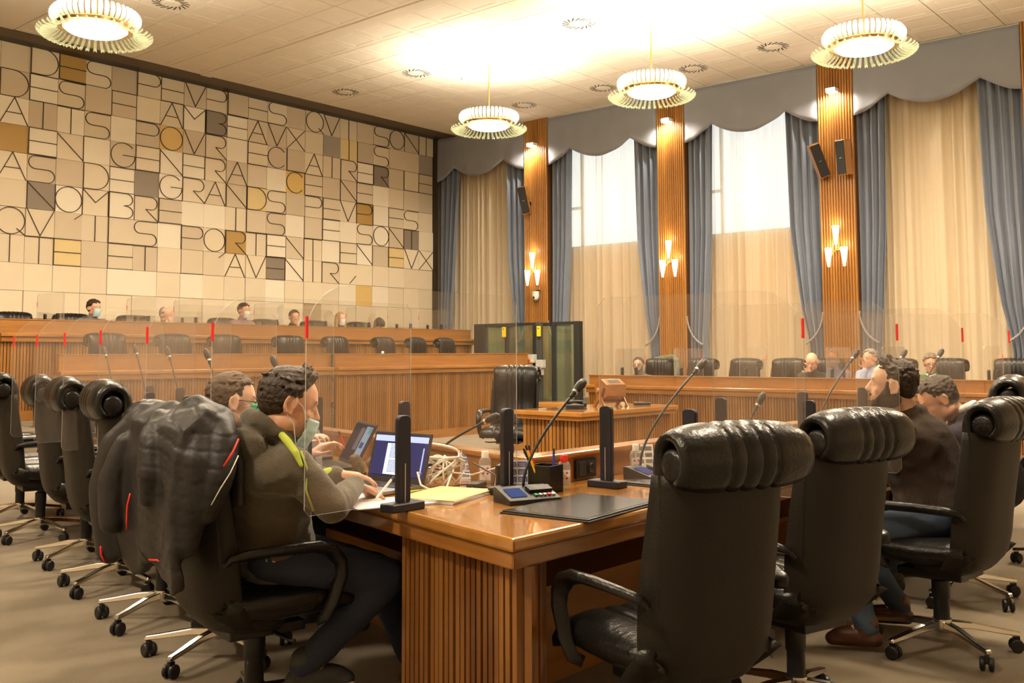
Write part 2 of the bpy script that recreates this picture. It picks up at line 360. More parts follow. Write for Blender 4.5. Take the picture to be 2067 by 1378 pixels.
# valances, sheer curtains and side drapes
def lobes(u):
    seg = [(0, .225), (.225, .775), (.775, 1)]
    if u < .225: return 5.0 + .255*math.sin(u/.225*PI/2)**2.2 if False else 5.0 + .255*(1-math.cos(u/.225*PI/2))**.9
    if u > .775: return 5.0 + .255*(1-math.cos((1-u)/.225*PI/2))**.9
    s = (u-.5)/.275; return 5.02 + .235*abs(s)**1.9
bn = ['bay beside the lettered wall', 'second bay with bright daylight', 'third bay with bright daylight', 'fourth bay at the right', 'fifth bay']
for bi, (y0, y1) in enumerate(BAYS[:4]):
    w = y1-y0
    def vf(u, v, y0=y0, w=w, bi=bi):
        y = y0+.004+(w-.008)*u; zb = lobes(u); z = 5.925 + (zb-5.925)*v
        x = 15.0 + .012*math.sin(u*37+bi*2)*v + .008*noise.noise(Vector((u*9, v*2, bi)))
        if u < .02 or u > .98: x += .01
        return (x, y, z)
    vo = MB().grid(vf, 90, 12).build('valance', VALC, smooth='all', solid=.006)
    tag(vo, 'blue-grey scalloped valance over the ' + bn[bi], 'valance', 'scalloped valances under the ceiling')
    tag(vo, None)
    # sheer
    den = [0, 1, 2, 3][bi]
    def sf(u, v, y0=y0, w=w, bi=bi):
        ph = noise.noise(Vector((u*5.3, bi*3.1, 0)))*2.2
        a_ = .020 + .016*noise.noise(Vector((u*4, bi+7, 0)))
        y = y0 + .12 + (w-.24)*u + .012*noise.noise(Vector((u*14, v*1.2, bi)))
        x = 15.33 + a_*2.3*math.sin(u*2*PI*(10+ph*1.2)+bi) + .006*math.sin(u*2*PI*27+bi) + .012*noise.noise(Vector((u*7, v*2, bi)))
        return (x, y, 5.85 - 5.75*v)
    so = MB().grid(sf, 240, 7).build('sheer_curtain', SHEERT if bi in (1, 2) else SHEER, smooth='all')
    tag(so, 'cream sheer curtain hanging full height in the ' + bn[bi], 'curtain', 'cream sheer curtains')
    for side in (0, 1):          # side 0: higher Y edge (left in the photo), side 1: lower Y
        prof = [(5.8, .46), (3.3, .43), (2.0, .34), (1.5, .29), (1.25, .30), (.9, .36), (.05, .40)] if side == 0 else [(5.8, .64), (5.2, .62), (3.3, .56), (2.0, .41), (1.5, .30), (1.25, .28), (.9, .34), (.05, .40)]
        if bi == 0 and side == 0: prof = [(5.8, .62), (5.2, .58), (2.5, .40), (1.7, .33), (1.3, .32), (.05, .38)]
        def wd(z, prof=prof):
            for (za, wa), (zb, wb) in zip(prof[:-1], prof[1:]):
                if z >= zb: return wb + (wa-wb)*(z-zb)/(za-zb)
            return prof[-1][1]
        def df(u, v, y0=y0, y1=y1, side=side, wd=wd, bi=bi):
            z = 5.86 - 5.82*v; W_ = wd(z); nf = 4
            squeeze = .55 + .45*min(1, W_/.5)
            x = 15.16 + .055*math.sin(u*2*PI*nf + bi*1.3 + side + .5*noise.noise(Vector((u*3, v*2.5, bi+side*5)))) + .014*math.sin(u*2*PI*11+v*2)
            y = (y1 - W_*u) if side == 0 else (y0 + W_*u)
            y += .012*math.sin(v*7+u*5)*u
            return (x, y, z)
        do = MB().grid(df, 70, 34).build('drape', BLUE, smooth='all', solid=.004)
        tag(do, 'blue velvet drape on the %s side of the %s' % (('left', 'right')[side], bn[bi]), 'drape', 'blue velvet side drapes')
        # twisted tie-back rope from pilaster hook to drape
        if not (bi == 0 and side == 0):
            ys = y1 if side == 0 else y0; sg = -1 if side == 0 else 1
            path = []
            for k in range(25):
                s = k/24; z = 1.93 - .48*s**.8 - .05*math.sin(s*PI); y = ys + sg*(.0 + .30*s**1.4); x = 15.02 + .0*s
                path.append((x, y, z))
            rp = MB()
            for ph in (0, PI):
                rp.tube([(p[0]-.0+.011*math.cos(k*1.3+ph), p[1]+.004, p[2]+.011*math.sin(k*1.3+ph)) for k, p in enumerate(path)], .012, 6)
            th = thing('tie_back_rope', 'grey twisted rope tying back the %s drape of the %s' % (('left', 'right')[side], bn[bi]), 'rope', (0, 0, 0), 0, 'twisted tie-back ropes')
            rp.build('rope', ROPE, th, smooth='all'); MB().lathe([(.0, .02), (.018, .012), (.02, 0), (.012, -.02), (0, -.02)], 10, path[0]).build('hook', STEEL, th, smooth=True)
# wall lamps on pilasters
CUP = emis('lit_opal_glass', (1.0, .72, .42), 7.0); DLM = emis('lit_floodlight', (1, .90, .74), 90)
def sconce(y, where):
    t = thing('wall_sconce', 'triple cone wall lamp lit on the wood pilaster ' + where, 'wall lamp', (14.98, y, 0), 0, 'triple cone wall lamps')
    MB().lathe([(.0, -.01), (.045, -.01), (.045, .01), (0, .01)], 14, (0, 0, 0), T(-.012, 0, 2.94) @ Matrix.Rotation(PI/2, 4, 'Y')).build('wall_plate', BRASS, t, smooth=True)
    for dy, z0 in ((0, 2.98), (.125, 2.64), (-.125, 2.64)):
        MB().tube([(-.02, dy*.2, 2.93), (-.06, dy*.7, (2.94+z0+.08)/2), (-.09, dy, z0+.06)], .007, 8).build('lamp_arm', BRASS, t, smooth=True)
        MB().lathe([(.0, 0), (.018, .004), (.026, .06), (.040, .15), (.053, .25), (.056, .30), (.046, .295), (.03, .15), (0, .02)], 18, (-.09, dy, z0)).build('glass_cone', CUP, t, smooth=True)
        lamp('cone_lamp', 'POINT', (-.10, dy, z0+.36), 3.2, WARM, .03, parent=t)
def downlight(y, where):
    t = thing('downlight', 'small bright floodlight high on the wood pilaster ' + where, 'spotlight', (14.99, y, 5.43), 0, 'floodlights high on the pilasters')
    MB().box(-.16, -.075, -.03, -.0, .075, .035).build('housing', WHITE, t, bevel=.01)
    MB().box(-.168, -.07, -.036, -.02, .07, -.030).box(-.168, -.07, -.036, -.160, .07, .018).build('lamp_glass', DLM, t)
    lamp('floodlight', 'SPOT', (-.19, 0, -.06), 75, WARM2, .04, (0, R(-14), 0), t, cone=R(165), blend=.5)
for (y0, y1, where, nth), in zip(PILS[:3]):
    y = (y0+y1)/2; sconce(y, where); downlight(y-.0, where)
sconce(-.9+4, 'at the right edge of the room'); 
# loudspeakers
def speaker(y, rz, tilt, roll, label):
    t = thing('loudspeaker', label, 'loudspeaker', (14.80, y, 4.32), 0, 'wall loudspeakers')
    e = Euler((roll, tilt, rz)).to_matrix().to_4x4()
    MB().box(-.06, -.085, -.275, .10, .085, .275, e).build('cabinet', WOODT, t, bevel=.006)
    MB().box(-.072, -.076, -.26, -.06, .076, .26, e).build('grille', PLAST, t)
    MB().box(-.0745, -.02, -.012, -.0722, .02, -.004, e).build('badge', STEEL, t)
    MB().tube([e @ Vector((.09, 0, 0)), (.13, 0, -.02), (.20, 0, -.04)], .016, 8).lathe([(0, -.015), (.035, -.015), (.035, .015), (0, .015)], 12, (0, 0, 0), T(.19, 0, -.04) @ Matrix.Rotation(PI/2, 4, 'Y')).build('bracket', PLAST, t, smooth=True)
speaker(12.30, R(28), R(-8), R(-10), 'single tilted loudspeaker on the wood pilaster behind the glass lift cabin')
speaker(6.26, R(38), R(-12), R(-22), 'left tilted loudspeaker of the pair on the third pilaster')
speaker(5.87, R(-14), R(-6), R(0), 'right upright loudspeaker of the pair on the third pilaster')
# security camera
t = thing('security_camera', 'white dome camera under the wall lamp of the first pilaster', 'camera', (14.90, 12.10, 2.43))
MB().box(-.02, -.05, .09, .08, .05, .10).box(.05, -.03, .04, .09, .03, .12).build('wall_bracket', PLAST, t)
MB().lathe([(0, .09), (.07, .09), (.072, 0), (.062, -.05), (.035, -.085), (0, -.095)], 20).build('housing', WHITE, t, smooth=True)
MB().lathe([(0, .0), (.022, .0), (.02, .012), (0, .014)], 12, (0, 0, 0), T(-.062, .0, -.03) @ Matrix.Rotation(-PI/2, 4, 'Y')).build('lens', DGLASS, t, smooth=True)

# ---- chandeliers
def chandelier(loc, label, group='murano ring chandeliers'):
    t = thing('ring_chandelier', label, 'chandelier', loc, 0, group)
    lo = MB(); n = 42
    for k in range(n):
        a = 2*PI*k/n; mt = Rz(a)
        path = [(.385, .0, .012), (.43, 0, -.030), (.49, 0, -.062), (.55, 0, -.066), (.595, 0, -.030)]
        prof = [(-.014, -.014), (0, .0), (.014, -.014), (.016, -.006), (0, .010), (-.016, -.006)]
        sc = [.9, 1.0, 1.1, 1.15, 1.0]
        rings = [[mt @ Vector((p[0], q[0]*s_, p[2]+q[1]*s_)) for q in prof] for p, s_ in zip(path, sc)]
        lo.loft(rings)
    tag(lo.build('lower_glass_petals', PETAL, t, smooth='all'), kind='stuff')
    upm = MB(); n = 44
    for k in range(n):
        a = 2*PI*k/n; mt = Rz(a)
        path = [(.395, .055), (.43, .08), (.455, .125), (.455, .17), (.43, .215)]; sc = [.75, 1, 1.1, 1.05, .7]
        prof = [(-.021, -.010), (0, .004), (.021, -.010), (.022, -.002), (0, .014), (-.022, -.002)]
        rings = [[mt @ Vector((p[0]+q[1]*s_, q[0]*s_, p[1])) for q in prof] for p, s_ in zip(path, sc)]
        upm.loft(rings)
    tag(upm.build('upper_glass_petals', PETAL, t, smooth='all'), kind='stuff')
    MB().lathe([(.355, .02), (.40, .02), (.405, .05), (.39, .06), (.36, .05), (.355, .02)], 48).build('brass_ring', BRASS, t, smooth=True)
    MB().lathe([(0, -.055), (.10, -.052), (.20, -.038), (.29, -.012), (.345, .03), (.335, .04), (0, .045)], 40).build('opal_bowl', emis('lit_opal_bowl', (1.0, .86, .66), E_BOWL), t, smooth=True)
    MB().tube([(0, 0, .04), (0, 0, ZT-loc[2]-.05)], .011, 8).build('rod', BRASS, t, smooth=True)
    MB().lathe([(0, ZT-loc[2]-.09), (.03, ZT-loc[2]-.085), (.06, ZT-loc[2]), (0, ZT-loc[2])], 16).build('canopy', WHITE, t, smooth=True)
    lamp('up_lamp', 'AREA', (0, 0, .075), E_UP, WARM2, .62, (PI, 0, 0), t)
    lamp('down_lamp', 'AREA', (0, 0, -.075), E_DOWN, WARM, .6, (0, 0, 0), t)
    return t
cl = ['ring chandelier of glass petals in the middle, above the corner of the two walls', 'second ring chandelier from the right, over the second pilaster', 'rightmost ring chandelier, over the third pilaster', 'leftmost ring chandelier, in front of the lettered wall']
c0 = chandelier((CHANDELIERS[0][0], CHANDELIERS[0][1], ZC), cl[0])
for (x, y), lb in zip(CHANDELIERS[1:], cl[1:]): dup(c0, (x, y, ZC), random.random()*.1, lb)
for i, (x, y) in enumerate(CHANDELIERS_ADDED): dup(c0, (x, y, ZC), 0, 'lit ring chandelier added out of view to light the room', 'unseen ring chandeliers added for light')
# ================================================================ benches
def bench(name_label, cat, org, rz, L, ztop, zdesk, zf, z0, steps=(), group='panelled council benches'):
    """local x along the bench, local -y = front (towards the pit), z0 = floor below the front"""
    t = thing('council_bench', name_label, cat, org, rz, group)
    segs = steps or [(0, L, 0)]
    for x0, x1, dy in segs:
        MB().box(x0, dy-.0, zdesk, x1, dy+.035, ztop).build('privacy_panel', WOODP, t, bevel=.004)
        MB().box(x0-.01, dy-.008, ztop-.002, x1+.01, dy+.045, ztop+.012).build('panel_cap', WOOD, t, bevel=.003)
        MB().box(x0-.02, dy-.10, zdesk-.02, x1+.02, dy+.03, zdesk+.028).box(x0-.01, dy-.075, zdesk-.085, x1+.01, dy+.03, zdesk-.02).build('ledge', WOOD, t, bevel=.010)
        MB().box(x0, dy-.03, z0, x1, dy+.02, z0+.13).build('plinth', WOODP, t)
        MB().box(x0, dy+.0, z0+.0, x1, dy+.03, zdesk-.05).build('backing_board', WOODG, t)
        sl = MB(); n = int((x1-x0)/.040)
        for k in range(n):
            xa = x0 + (x1-x0)*k/n; sl.box(xa+.004, dy-.026, z0+.13, xa+.034, dy, zdesk-.08)
        tag(sl.build('slat_cladding', WOODS, t), kind='stuff')
    x0, x1, dy = segs[0][0], segs[-1][1], 0
    MB().box(x0, .03, zdesk-.06, x1, .62, zdesk-.02).build('worktop', WOODT, t)
    for xe in (x0, x1-.03): MB().box(xe, .03, z0, xe+.03, .60, zdesk-.06).build('end_panel', WOODP, t)
    return t
# tiered platforms (carpeted)
Z1, Z2, Z3 = .48, .80, .12
struct(MB().box(3.0, 11.04, 0, 15.3, 12.90, Z1).build('floor_tier_1', CARPET)); struct(MB().box(3.0, 12.90, 0, 15.3, YW+.02, Z2).build('floor_tier_2', CARPET))
struct(MB().box(11.9, -2, 0, 15.5, 8.72, Z3).build('floor_tier_3', CARPET))
bl = bench('long lower council bench with slatted front, parallel to the lettered wall', 'bench', (5.10, 11.0, 0), 0, 8.2, 1.305, 1.10, 0, 0,
      steps=[(0, 3.85, .0), (3.85, 5.15, -.10), (5.15, 8.22, .0)])
bu = bench('long upper council bench on the top tier right below the lettered wall', 'bench', (5.18, 12.9, 0), 0, 8.7, 1.755, 1.56, 0, Z1,
      steps=[(0, 4.30, -.12), (4.30, 8.72, 0)])
br = bench('long council bench in front of the curtained windows', 'bench', (12.0, 8.72, 0), -PI/2, 8.5, .978, .815, 0, 0)

# ---------------------------------------------------------------- reading table in the pit
t = thing('reading_table', 'small slatted wood table in the middle of the pit carrying the wooden urn', 'table', (0, 0, 0))
TX0, TY0, TX1, TY1 = 7.50, 5.55, 9.26, 6.38
MB().box(TX0, TY0, .705, TX1, TY1, .75).box(TX0+.02, TY0+.02, .665, TX1-.02, TY1-.02, .705).build('table_top', WOODT, t, bevel=.008)
MB().box(TX0+.09, TY0+.09, 0, TX1-.09, TY1-.09, .665).build('carcass', WOODG, t)
sl = MB(); w = TX1-TX0-.14; n = 38
for k in range(n): sl.box(TX0+.07+w*k/n+.005, TY0+.06, 0, TX0+.07+w*(k+1)/n-.008, TY0+.09, .665).box(TX0+.07+w*k/n+.005, TY1-.09, 0, TX0+.07+w*(k+1)/n-.008, TY1-.06, .665)
w = TY1-TY0-.14; n = 15
for k in range(n): sl.box(TX0+.06, TY0+.07+w*k/n+.005, 0, TX0+.09, TY0+.07+w*(k+1)/n-.008, .665).box(TX1-.09, TY0+.07+w*k/n+.005, 0, TX1-.06, TY0+.07+w*(k+1)/n-.008, .665)
tag(sl.build('slat_cladding', WOODS, t), kind='stuff')

# ---------------------------------------------------------------- horseshoe desk
P0 = Vector((2.21, 1.885, 0)); U = Vector((.242, .970, 0)).normalized(); NN = Vector((.970, -.242, 0)).normalized()
def LW(s, tt, z=0): v = P0 + U*s + NN*tt; return (v.x, v.y, z)
DZ = .765; DW = .64; LL, LR = 7.2, 6.2
ap = (3.045, 2.525)                       # inner corner of the raised rim
t = thing('horseshoe_desk', 'large varnished horseshoe desk in the foreground with raised inner rim', 'desk')
kk = .655
def LWi(s, tt): v = LW(s, tt); return (v[0], v[1])
# corner mitre: outer P0 -> inner apex
lt = [(P0.x, P0.y), ap, LWi(LL, kk), LWi(LL, 0)]; rt_ = [(P0.x, P0.y), (P0.x+LR, P0.y), (P0.x+LR, ap[1]), ap]
def inset(poly, d, c):                    # shrink towards the polygon centre line a little
    return poly
MB().prism([(P0.x, P0.y), (P0.x+LR, P0.y), (P0.x+LR, ap[1]), ap, LWi(LL, kk), LWi(LL, 0)], DZ-.042, DZ).build('worktop', WOODT, t, bevel=.010)
e = .012
la = [(P0.x+e*1.1, P0.y+e*1.5), (ap[0], ap[1]), LWi(LL, kk), LWi(LL, e)]
MB().prism([LWi(.02, e), (P0.x+.5, P0.y+.4), LWi(LL, .06), LWi(LL, e)], DZ-.095, DZ-.044).build('apron', WOOD, t, bevel=.006)
MB().prism([(P0.x+.016, P0.y+e), (P0.x+LR, P0.y+e), (P0.x+LR, P0.y+.06), (P0.x+.04, P0.y+.06)], DZ-.095, DZ-.044).build('apron', WOOD, t, bevel=.006)
# raised rim
def rimseg(poly_o, poly_i, z0, z1, name, m=WOOD, bev=.008):
    MB().prism(poly_o + poly_i[::-1], z0, z1).build(name, m, t, bevel=bev)
api = (ap[0]+.075, ap[1]+.07)
def off(s, d): v = Vector((ap[0], ap[1], 0)) + U*s + NN*d; return (v.x, v.y)
rimseg([off(LL-.6, 0), ap], [off(LL-.6, .045), (ap[0]+.055, ap[1]+.05)], DZ, .868, 'rim_board', WOODP, 0)
rimseg([ap, (P0.x+LR, ap[1])], [(ap[0]+.055, ap[1]+.05), (P0.x+LR, ap[1]+.05)], DZ, .868, 'rim_board', WOODP, 0)
rimseg([off(LL-.6, -.02), (ap[0]-.018, ap[1]-.022)], [off(LL-.6, .10), (ap[0]+.11, ap[1]+.095)], .868, .890, 'rim_cap')
rimseg([(ap[0]-.018, ap[1]-.022), (P0.x+LR, ap[1]-.022)], [(ap[0]+.11, ap[1]+.095), (P0.x+LR, ap[1]+.095)], .868, .890, 'rim_cap')
# pit-side cladding board under the rim
rimseg([off(LL-.6, .055), (ap[0]+.06, ap[1]+.055)], [off(LL-.6, .08), (ap[0]+.085, ap[1]+.08)], 0, .868, 'pit_side_board', WOODS, 0)
rimseg([(ap[0]+.06, ap[1]+.055), (P0.x+LR, ap[1]+.055)], [(ap[0]+.085, ap[1]+.08), (P0.x+LR, ap[1]+.08)], 0, .868, 'pit_side_board', WOODS, 0)
# corner pedestal with separate slats
pe = .05; S1 = .74
pc = [LWi(.045, pe+.02), (P0.x+.215, P0.y+pe+.02), (P0.x+.60, P0.y+.5), LWi(S1, .5), LWi(S1, pe+.02)]
MB().prism(pc, 0, DZ-.095).build('pedestal_core', WOODG, t)
rr = random.Random(5)
def slat_on(a, b, w, j):
    a, b = Vector((*a, 0)), Vector((*b, 0)); d = (b-a).normalized(); nrm = Vector((d.y, -d.x, 0))
    L = (b-a).length; n = round(L/w)
    for k in range(n):
        ww = L/n; o = a + d*(ww*k + .0035); p1 = o + d*(ww-.009); pr = .020 + rr.random()*.006
        q = [o, p1, p1 + nrm*pr, o + nrm*pr]
        mb = MB().prism([(v.x, v.y) for v in q], 0, DZ-.096)
        mb.build('slat', WOODSX, t)
slat_on(LWi(S1, pe+.02), LWi(.045, pe+.02), .032, 0)
slat_on(LWi(.045, pe+.02), (P0.x+.215, P0.y+pe+.02), .032, 0)
MB().box(P0.x+.198, P0.y+.09, 0, P0.x+.222, P0.y+.5, DZ-.095).build('pedestal_side', WOODP, t)
# footwell: modesty board, shelf rail and further partition pedestals along both wings
def wingbox(s0, s1, t0, t1, z0, z1, name, m): MB().prism([LWi(s0, t0), LWi(s0, t1), LWi(s1, t1), LWi(s1, t0)][::-1], z0, z1).build(name, m, t)
wingbox(S1, LL, .60, .63, 0, DZ-.045, 'modesty_board', WOODP); wingbox(S1, LL, .20, .60, .50, .52, 'under_shelf', WOODP); wingbox(S1, LL, .19, .205, .49, .545, 'shelf_lip', WOOD)
for s in (2.9, 5.1): wingbox(s, s+.06, .08, .6, 0, DZ-.095, 'partition', WOODP)
x0 = P0.x+.21
MB().box(x0, P0.y+.60, 0, P0.x+LR, P0.y+.62, DZ-.045).build('modesty_board', WOODP, t)
MB().box(x0, P0.y+.22, .50, P0.x+LR, P0.y+.60, .52).build('under_shelf', WOODP, t)
for x in (4.55, 6.6): MB().box(x, P0.y+.08, 0, x+.06, P0.y+.6, DZ-.095).build('partition', WOODP, t)
# step round the pit behind the desk
# ================================================================ acrylic screens with red tape
def post_mesh(h=.325):
    a = MB(); pts = rrect(.055, h-.02, .018, 4); n = len(pts)
    # board standing along local y (wide), thin in x
    a.add([(-.012, u, v+h/2+.01) for u, v in pts] + [(.012, u, v+h/2+.01) for u, v in pts], [tuple(range(n)), tuple(range(2*n-1, n-1, -1))] + [(i, n+i, n+(i+1) % n, (i+1) % n) for i in range(n)])
    return a
post_me = post_mesh().mesh('post', POSTM, bevel=.002, seg=1)
foot_me = MB().box(-.035, -.075, 0, .035, .075, .028).mesh('foot', POSTM, bevel=.003, seg=1)
slot_me = MB().box(-.0135, -.0015, .03, .0135, .0015, .16).mesh('slot', SOLIDGREY)
def screen(name_label, base, ang, width, posts, ztop, zb=.03, rad=.17, tape=True, group='clear acrylic desk screens'):
    """local x: from the taped outer edge inwards"""
    t = thing('acrylic_screen', name_label, 'screen', base, ang, group)
    pts = [(width, zb), (width, ztop-.03), (width-.03, ztop)] + [(rad-rad*math.sin(a), ztop-rad+rad*math.cos(a)) for a in [PI/2*k/8 for k in range(9)]] + [(0, zb+.02), (.02, zb)]
    n = len(pts)
    MB().add([(x, -.002, z) for x, z in pts] + [(x, .002, z) for x, z in pts], [tuple(range(n)), tuple(range(2*n-1, n-1, -1))]).build('pane', ACRY, t)
    eg = MB(); eg.add([(x, -.0022, z) for x, z in pts] + [(x, .0022, z) for x, z in pts], [(i, (i+1) % n, n+(i+1) % n, n+i) for i in range(n)])
    eg.build('pane_edge', ACRE, t)
    for px in posts:
        p = link('post', post_me, t, (px, 0, 0), (0, 0, PI/2)); link('foot', foot_me, p, (0, 0, 0)); link('slot', slot_me, p, (0, 0, 0))
    if tape: MB().box(-.002, -.0035, ztop-.175, .006, .0035, ztop-.105).build('red_tape', RED if False else REDT, t)
    return t
ordl = ['beside the man in the olive hoodie', 'between the two masked men', 'third on the left wing', 'fourth on the left wing', 'fifth on the left wing', 'sixth on the left wing', 'farthest on the left wing']
for i, (x, y) in enumerate([(1.95, 2.52), (2.09, 3.268), (2.223, 3.978), (2.347, 4.634), (2.464, 5.257), (2.574, 5.837), (2.682, 6.408)]):
    screen('clear acrylic desk screen with red tape, ' + ordl[i], (x, y, DZ), 0, 1.03, (.42, 1.0-.03) if i == 0 else (.42+.02*i, .96+.03*i if i == 1 else .93), .762)
ordr = ['before the nearest empty chair', 'left of the bearded man', 'right of the bearded man', 'beyond the man in the dark sweater']
for i, x in enumerate((3.298, 4.238, 5.156, 6.022)):
    screen('clear acrylic desk screen with red tape, ' + ordr[i], (x, 1.468, DZ), PI/2, .88, (.46, .845) if i == 0 else (.40, .84), .762)

# screens on the far benches, smaller in view
def far_screen(x, y, z, ang, label, group): 
    t = screen(label, (x, y, z), ang, .80, (.25, .62), .60, rad=.06, tape=True, group=group)
    return t
ux = [(6.04, 'at the left end'), (7.34, 'between the first two seated people'), (8.1, 'right of the balding person'), (9.55, 'right of the man in the purple shirt'), (10.54, 'by the blonde woman'), (11.5, 'by the person bending down'), (12.5, 'right of the person bending down'), (13.3, 'at the right end')]
for x, w in ux: far_screen(x, 13.72, 1.54, -PI/2, 'small clear screen on the upper council bench ' + w, 'screens on the upper bench')
lx = [(6.4, 'at the left end'), (7.5, 'behind the leftmost empty chairs' if False else 'second from its left end'), (8.6, 'third from its left end'), (9.8, 'above the man in the olive hoodie'), (11.0, 'above the open laptop'), (12.2, 'near its right end, next to the glass cabin')]
for y, w in [(8.25, 'by the bearded man in glasses'), (7.25, 'between the first two empty chairs'), (6.25, 'left of the bald man'), (5.05, 'between the bald and the grey-haired man'), (4.35, 'left of the man in green'), (3.2, 'right of the man in green')]:
    far_screen(12.80, y, .775, PI, 'small clear screen on the window-side bench ' + w, 'screens on the window-side bench')
# ================================================================ executive chairs (local +y = facing)
def sweep_strip(cl, halfw, th, seams=(), nx=22, wfn=None, seamd=.010, crown=.012):
    """closed cushion strip swept along centre line cl [(y,z,thickness)], width along x"""
    mb = MB(); n = len(cl); P = [Vector((0, y, z)) for y, z, _ in cl]; rings = []
    w0_ = halfw; us = sorted(set([-1+2*i/16 for i in range(17)] + [round((s_+d_)/w0_, 4) for s_ in seams for d_ in (-.016, -.007, 0, .007, .016)]))
    for i in range(n):
        d = (P[min(i+1, n-1)] - P[max(i-1, 0)]).normalized(); nr = Vector((0, d.z, -d.y))   # to the front for an upward path
        w = wfn(i/(n-1)) if wfn else halfw; h = cl[i][2]/2; ring = []
        for sgn in (1, -1):
            for u in (us if sgn > 0 else us[::-1]):
                edge = (1-abs(u)**6); hh = h*(.35+.65*edge) + crown*(1-u*u)*(sgn > 0)
                if seams: hh -= seamd*1.25*max(math.exp(-((u*halfw-s_)/.008)**2) for s_ in seams)
                q = P[i] + nr*(hh*sgn); ring.append((u*w*(1 if edge > .0 else .985), q.y, q.z))
        rings.append(ring)
    return mb.loft(rings)
def make_chair(label, far=False):
    t = thing('executive_chair', label, 'chair')
    # backrest cushion: rises, leans back and rolls over the top
    cl = []
    for k in range(9):
        s = k/8; cl.append((-.17 - .057*s - .02*math.sin(s*PI), .44 + .56*s, .085 - .02*s + .012*math.sin(s*3*PI)))
    cy, cz, r_ = -.292, 1.012, .066
    for k in range(1, 13):
        a = R(k*20 - 0); cl.append((cy + r_*math.cos(a)*1.0, cz + r_*math.sin(a)*1.02, .048))
    wf = lambda s: .222 + .018*min(1, s*2) if s < .5 else .240 + .012*min(1, (s-.5)*4)
    sweep_strip(cl, .25, .08, (-.085, -.03, .03, .085), wfn=wf, seamd=.0065).build('backrest', LEATH, t, smooth='all')
    # inner headrest bolster seen in the open end of the roll
    MB().tube([(x, cy-.004, cz-.012) for x in (-.238, -.232, .232, .238)], [.034, .046, .046, .034], 14).build('headrest_bolster', LEATH, t, smooth='all')
    # rear shell
    pr = [(-.315, .97, .228), (-.302, .86, .236), (-.282, .74, .242), (-.264, .62, .244), (-.255, .52, .240), (-.235, .44, .222), (-.19, .385, .195), (-.11, .355, .175), (.02, .345, .165)]
    def shell_fn(u, v):
        x_ = v*(len(pr)-1); i = min(int(x_), len(pr)-2); f = x_-i
        y, z, w = [pr[i][k]*(1-f)+pr[i+1][k]*f for k in range(3)]
        a = (u-.5)*2; wrap = .085*abs(a)**5
        up_ = wrap if v < .6 else wrap*.6
        return (a*w, y + up_*(1 if v < .75 else 0) + .02*(a*a), z + (up_*1.1 if v > .6 else 0))
    MB().grid(shell_fn, 21, 26).build('back_shell', SHELL, t, smooth='all', solid=.016)
    # seat cushion
    def seat_fn(mb):
        cl = [(-.19, .47, .07), (-.12, .455, .10), (0, .445, .115), (.12, .448, .115), (.2, .45, .11), (.25, .437, .09), (.272, .415, .06), (.27, .395, .035)]
        P = [Vector((0, y, z)) for y, z, _ in cl]; rings = []; us = sorted([-1+2*i/14 for i in range(15)] + [(s_+d_)/.25 for s_ in (-.1, -.033, .033, .1) for d_ in (-.014, -.006, .001, .007, .014)])
        for i in range(len(P)):
            d = (P[min(i+1, len(P)-1)] - P[max(i-1, 0)]).normalized(); nr = Vector((0, -d.z, d.y)); h = cl[i][2]/2; ring = []
            for sgn in (1, -1):
                for u in (us if sgn > 0 else us[::-1]):
                    hh = h*(.3+.7*(1-abs(u)**7))
                    if sgn > 0: hh += .006 - .012*max(math.exp(-((u*.25-s_)/.008)**2) for s_ in (-.1, -.033, .033, .1))
                    q = P[i]+nr*(hh*sgn); ring.append((u*.252, q.y, q.z))
            rings.append(ring)
        return mb.loft(rings)
    seat_fn(MB()).build('seat', LEATH, t, smooth='all')
    prof = [(u*1.0, w) for u, w in [(-1, -.35), (-.8, -.5), (.8, -.5), (1, -.35), (1, .2), (.7, .45), (-.7, .45), (-1, .2)]]
    for s in (-1, 1):
        x = .285*s
        path = [(x*.90, -.215, .615), (x*.95, -.20, .637), (x, -.15, .645), (x, -.02, .648), (x, .10, .645), (x, .155, .628), (x, .188, .585), (x, .192, .54), (x*.985, .165, .45), (x*.95, .14, .40), (x*.85, .125, .385)]
        MB().tube(path, [.020, .025, .030, .032, .032, .031, .028, .025, .022, .020, .018], 8, prof=prof).build('armrest', LEATH, t, smooth='all')
    if far:
        MB().lathe([(.0, .06), (.034, .06), (.034, .28), (.026, .29), (.026, .36), (0, .36)], 10).build('gas_column', PLAST, t, smooth=True)
        b_ = MB()
        for k in range(5):
            mt = Rz(R(72*k)); b_.box(.0, -.018, .06, .30, .018, .09, mt); b_.box(.27, -.02, 0, .32, .02, .06, mt)
        b_.build('star_base', PLAST, t)
    else:
        MB().box(-.12, -.14, .325, .12, .14, .36).box(-.03, .0, .30, .03, .16, .33).build('seat_mechanism', PLAST, t, bevel=.006)
        MB().tube([(.10, .02, .335), (.22, .03, .33), (.26, .03, .335)], .007, 8).build('lever', PLAST, t, smooth='all')
        MB().lathe([(.0, .09), (.034, .09), (.034, .22), (.038, .225), (.038, .30), (.026, .305), (.026, .335), (0, .335)], 16).build('gas_column', PLAST, t, smooth=True)
        MB().lathe([(0, .085), (.042, .085), (.045, .10), (.040, .135), (0, .14)], 16).build('hub', CHROME, t, smooth=True)
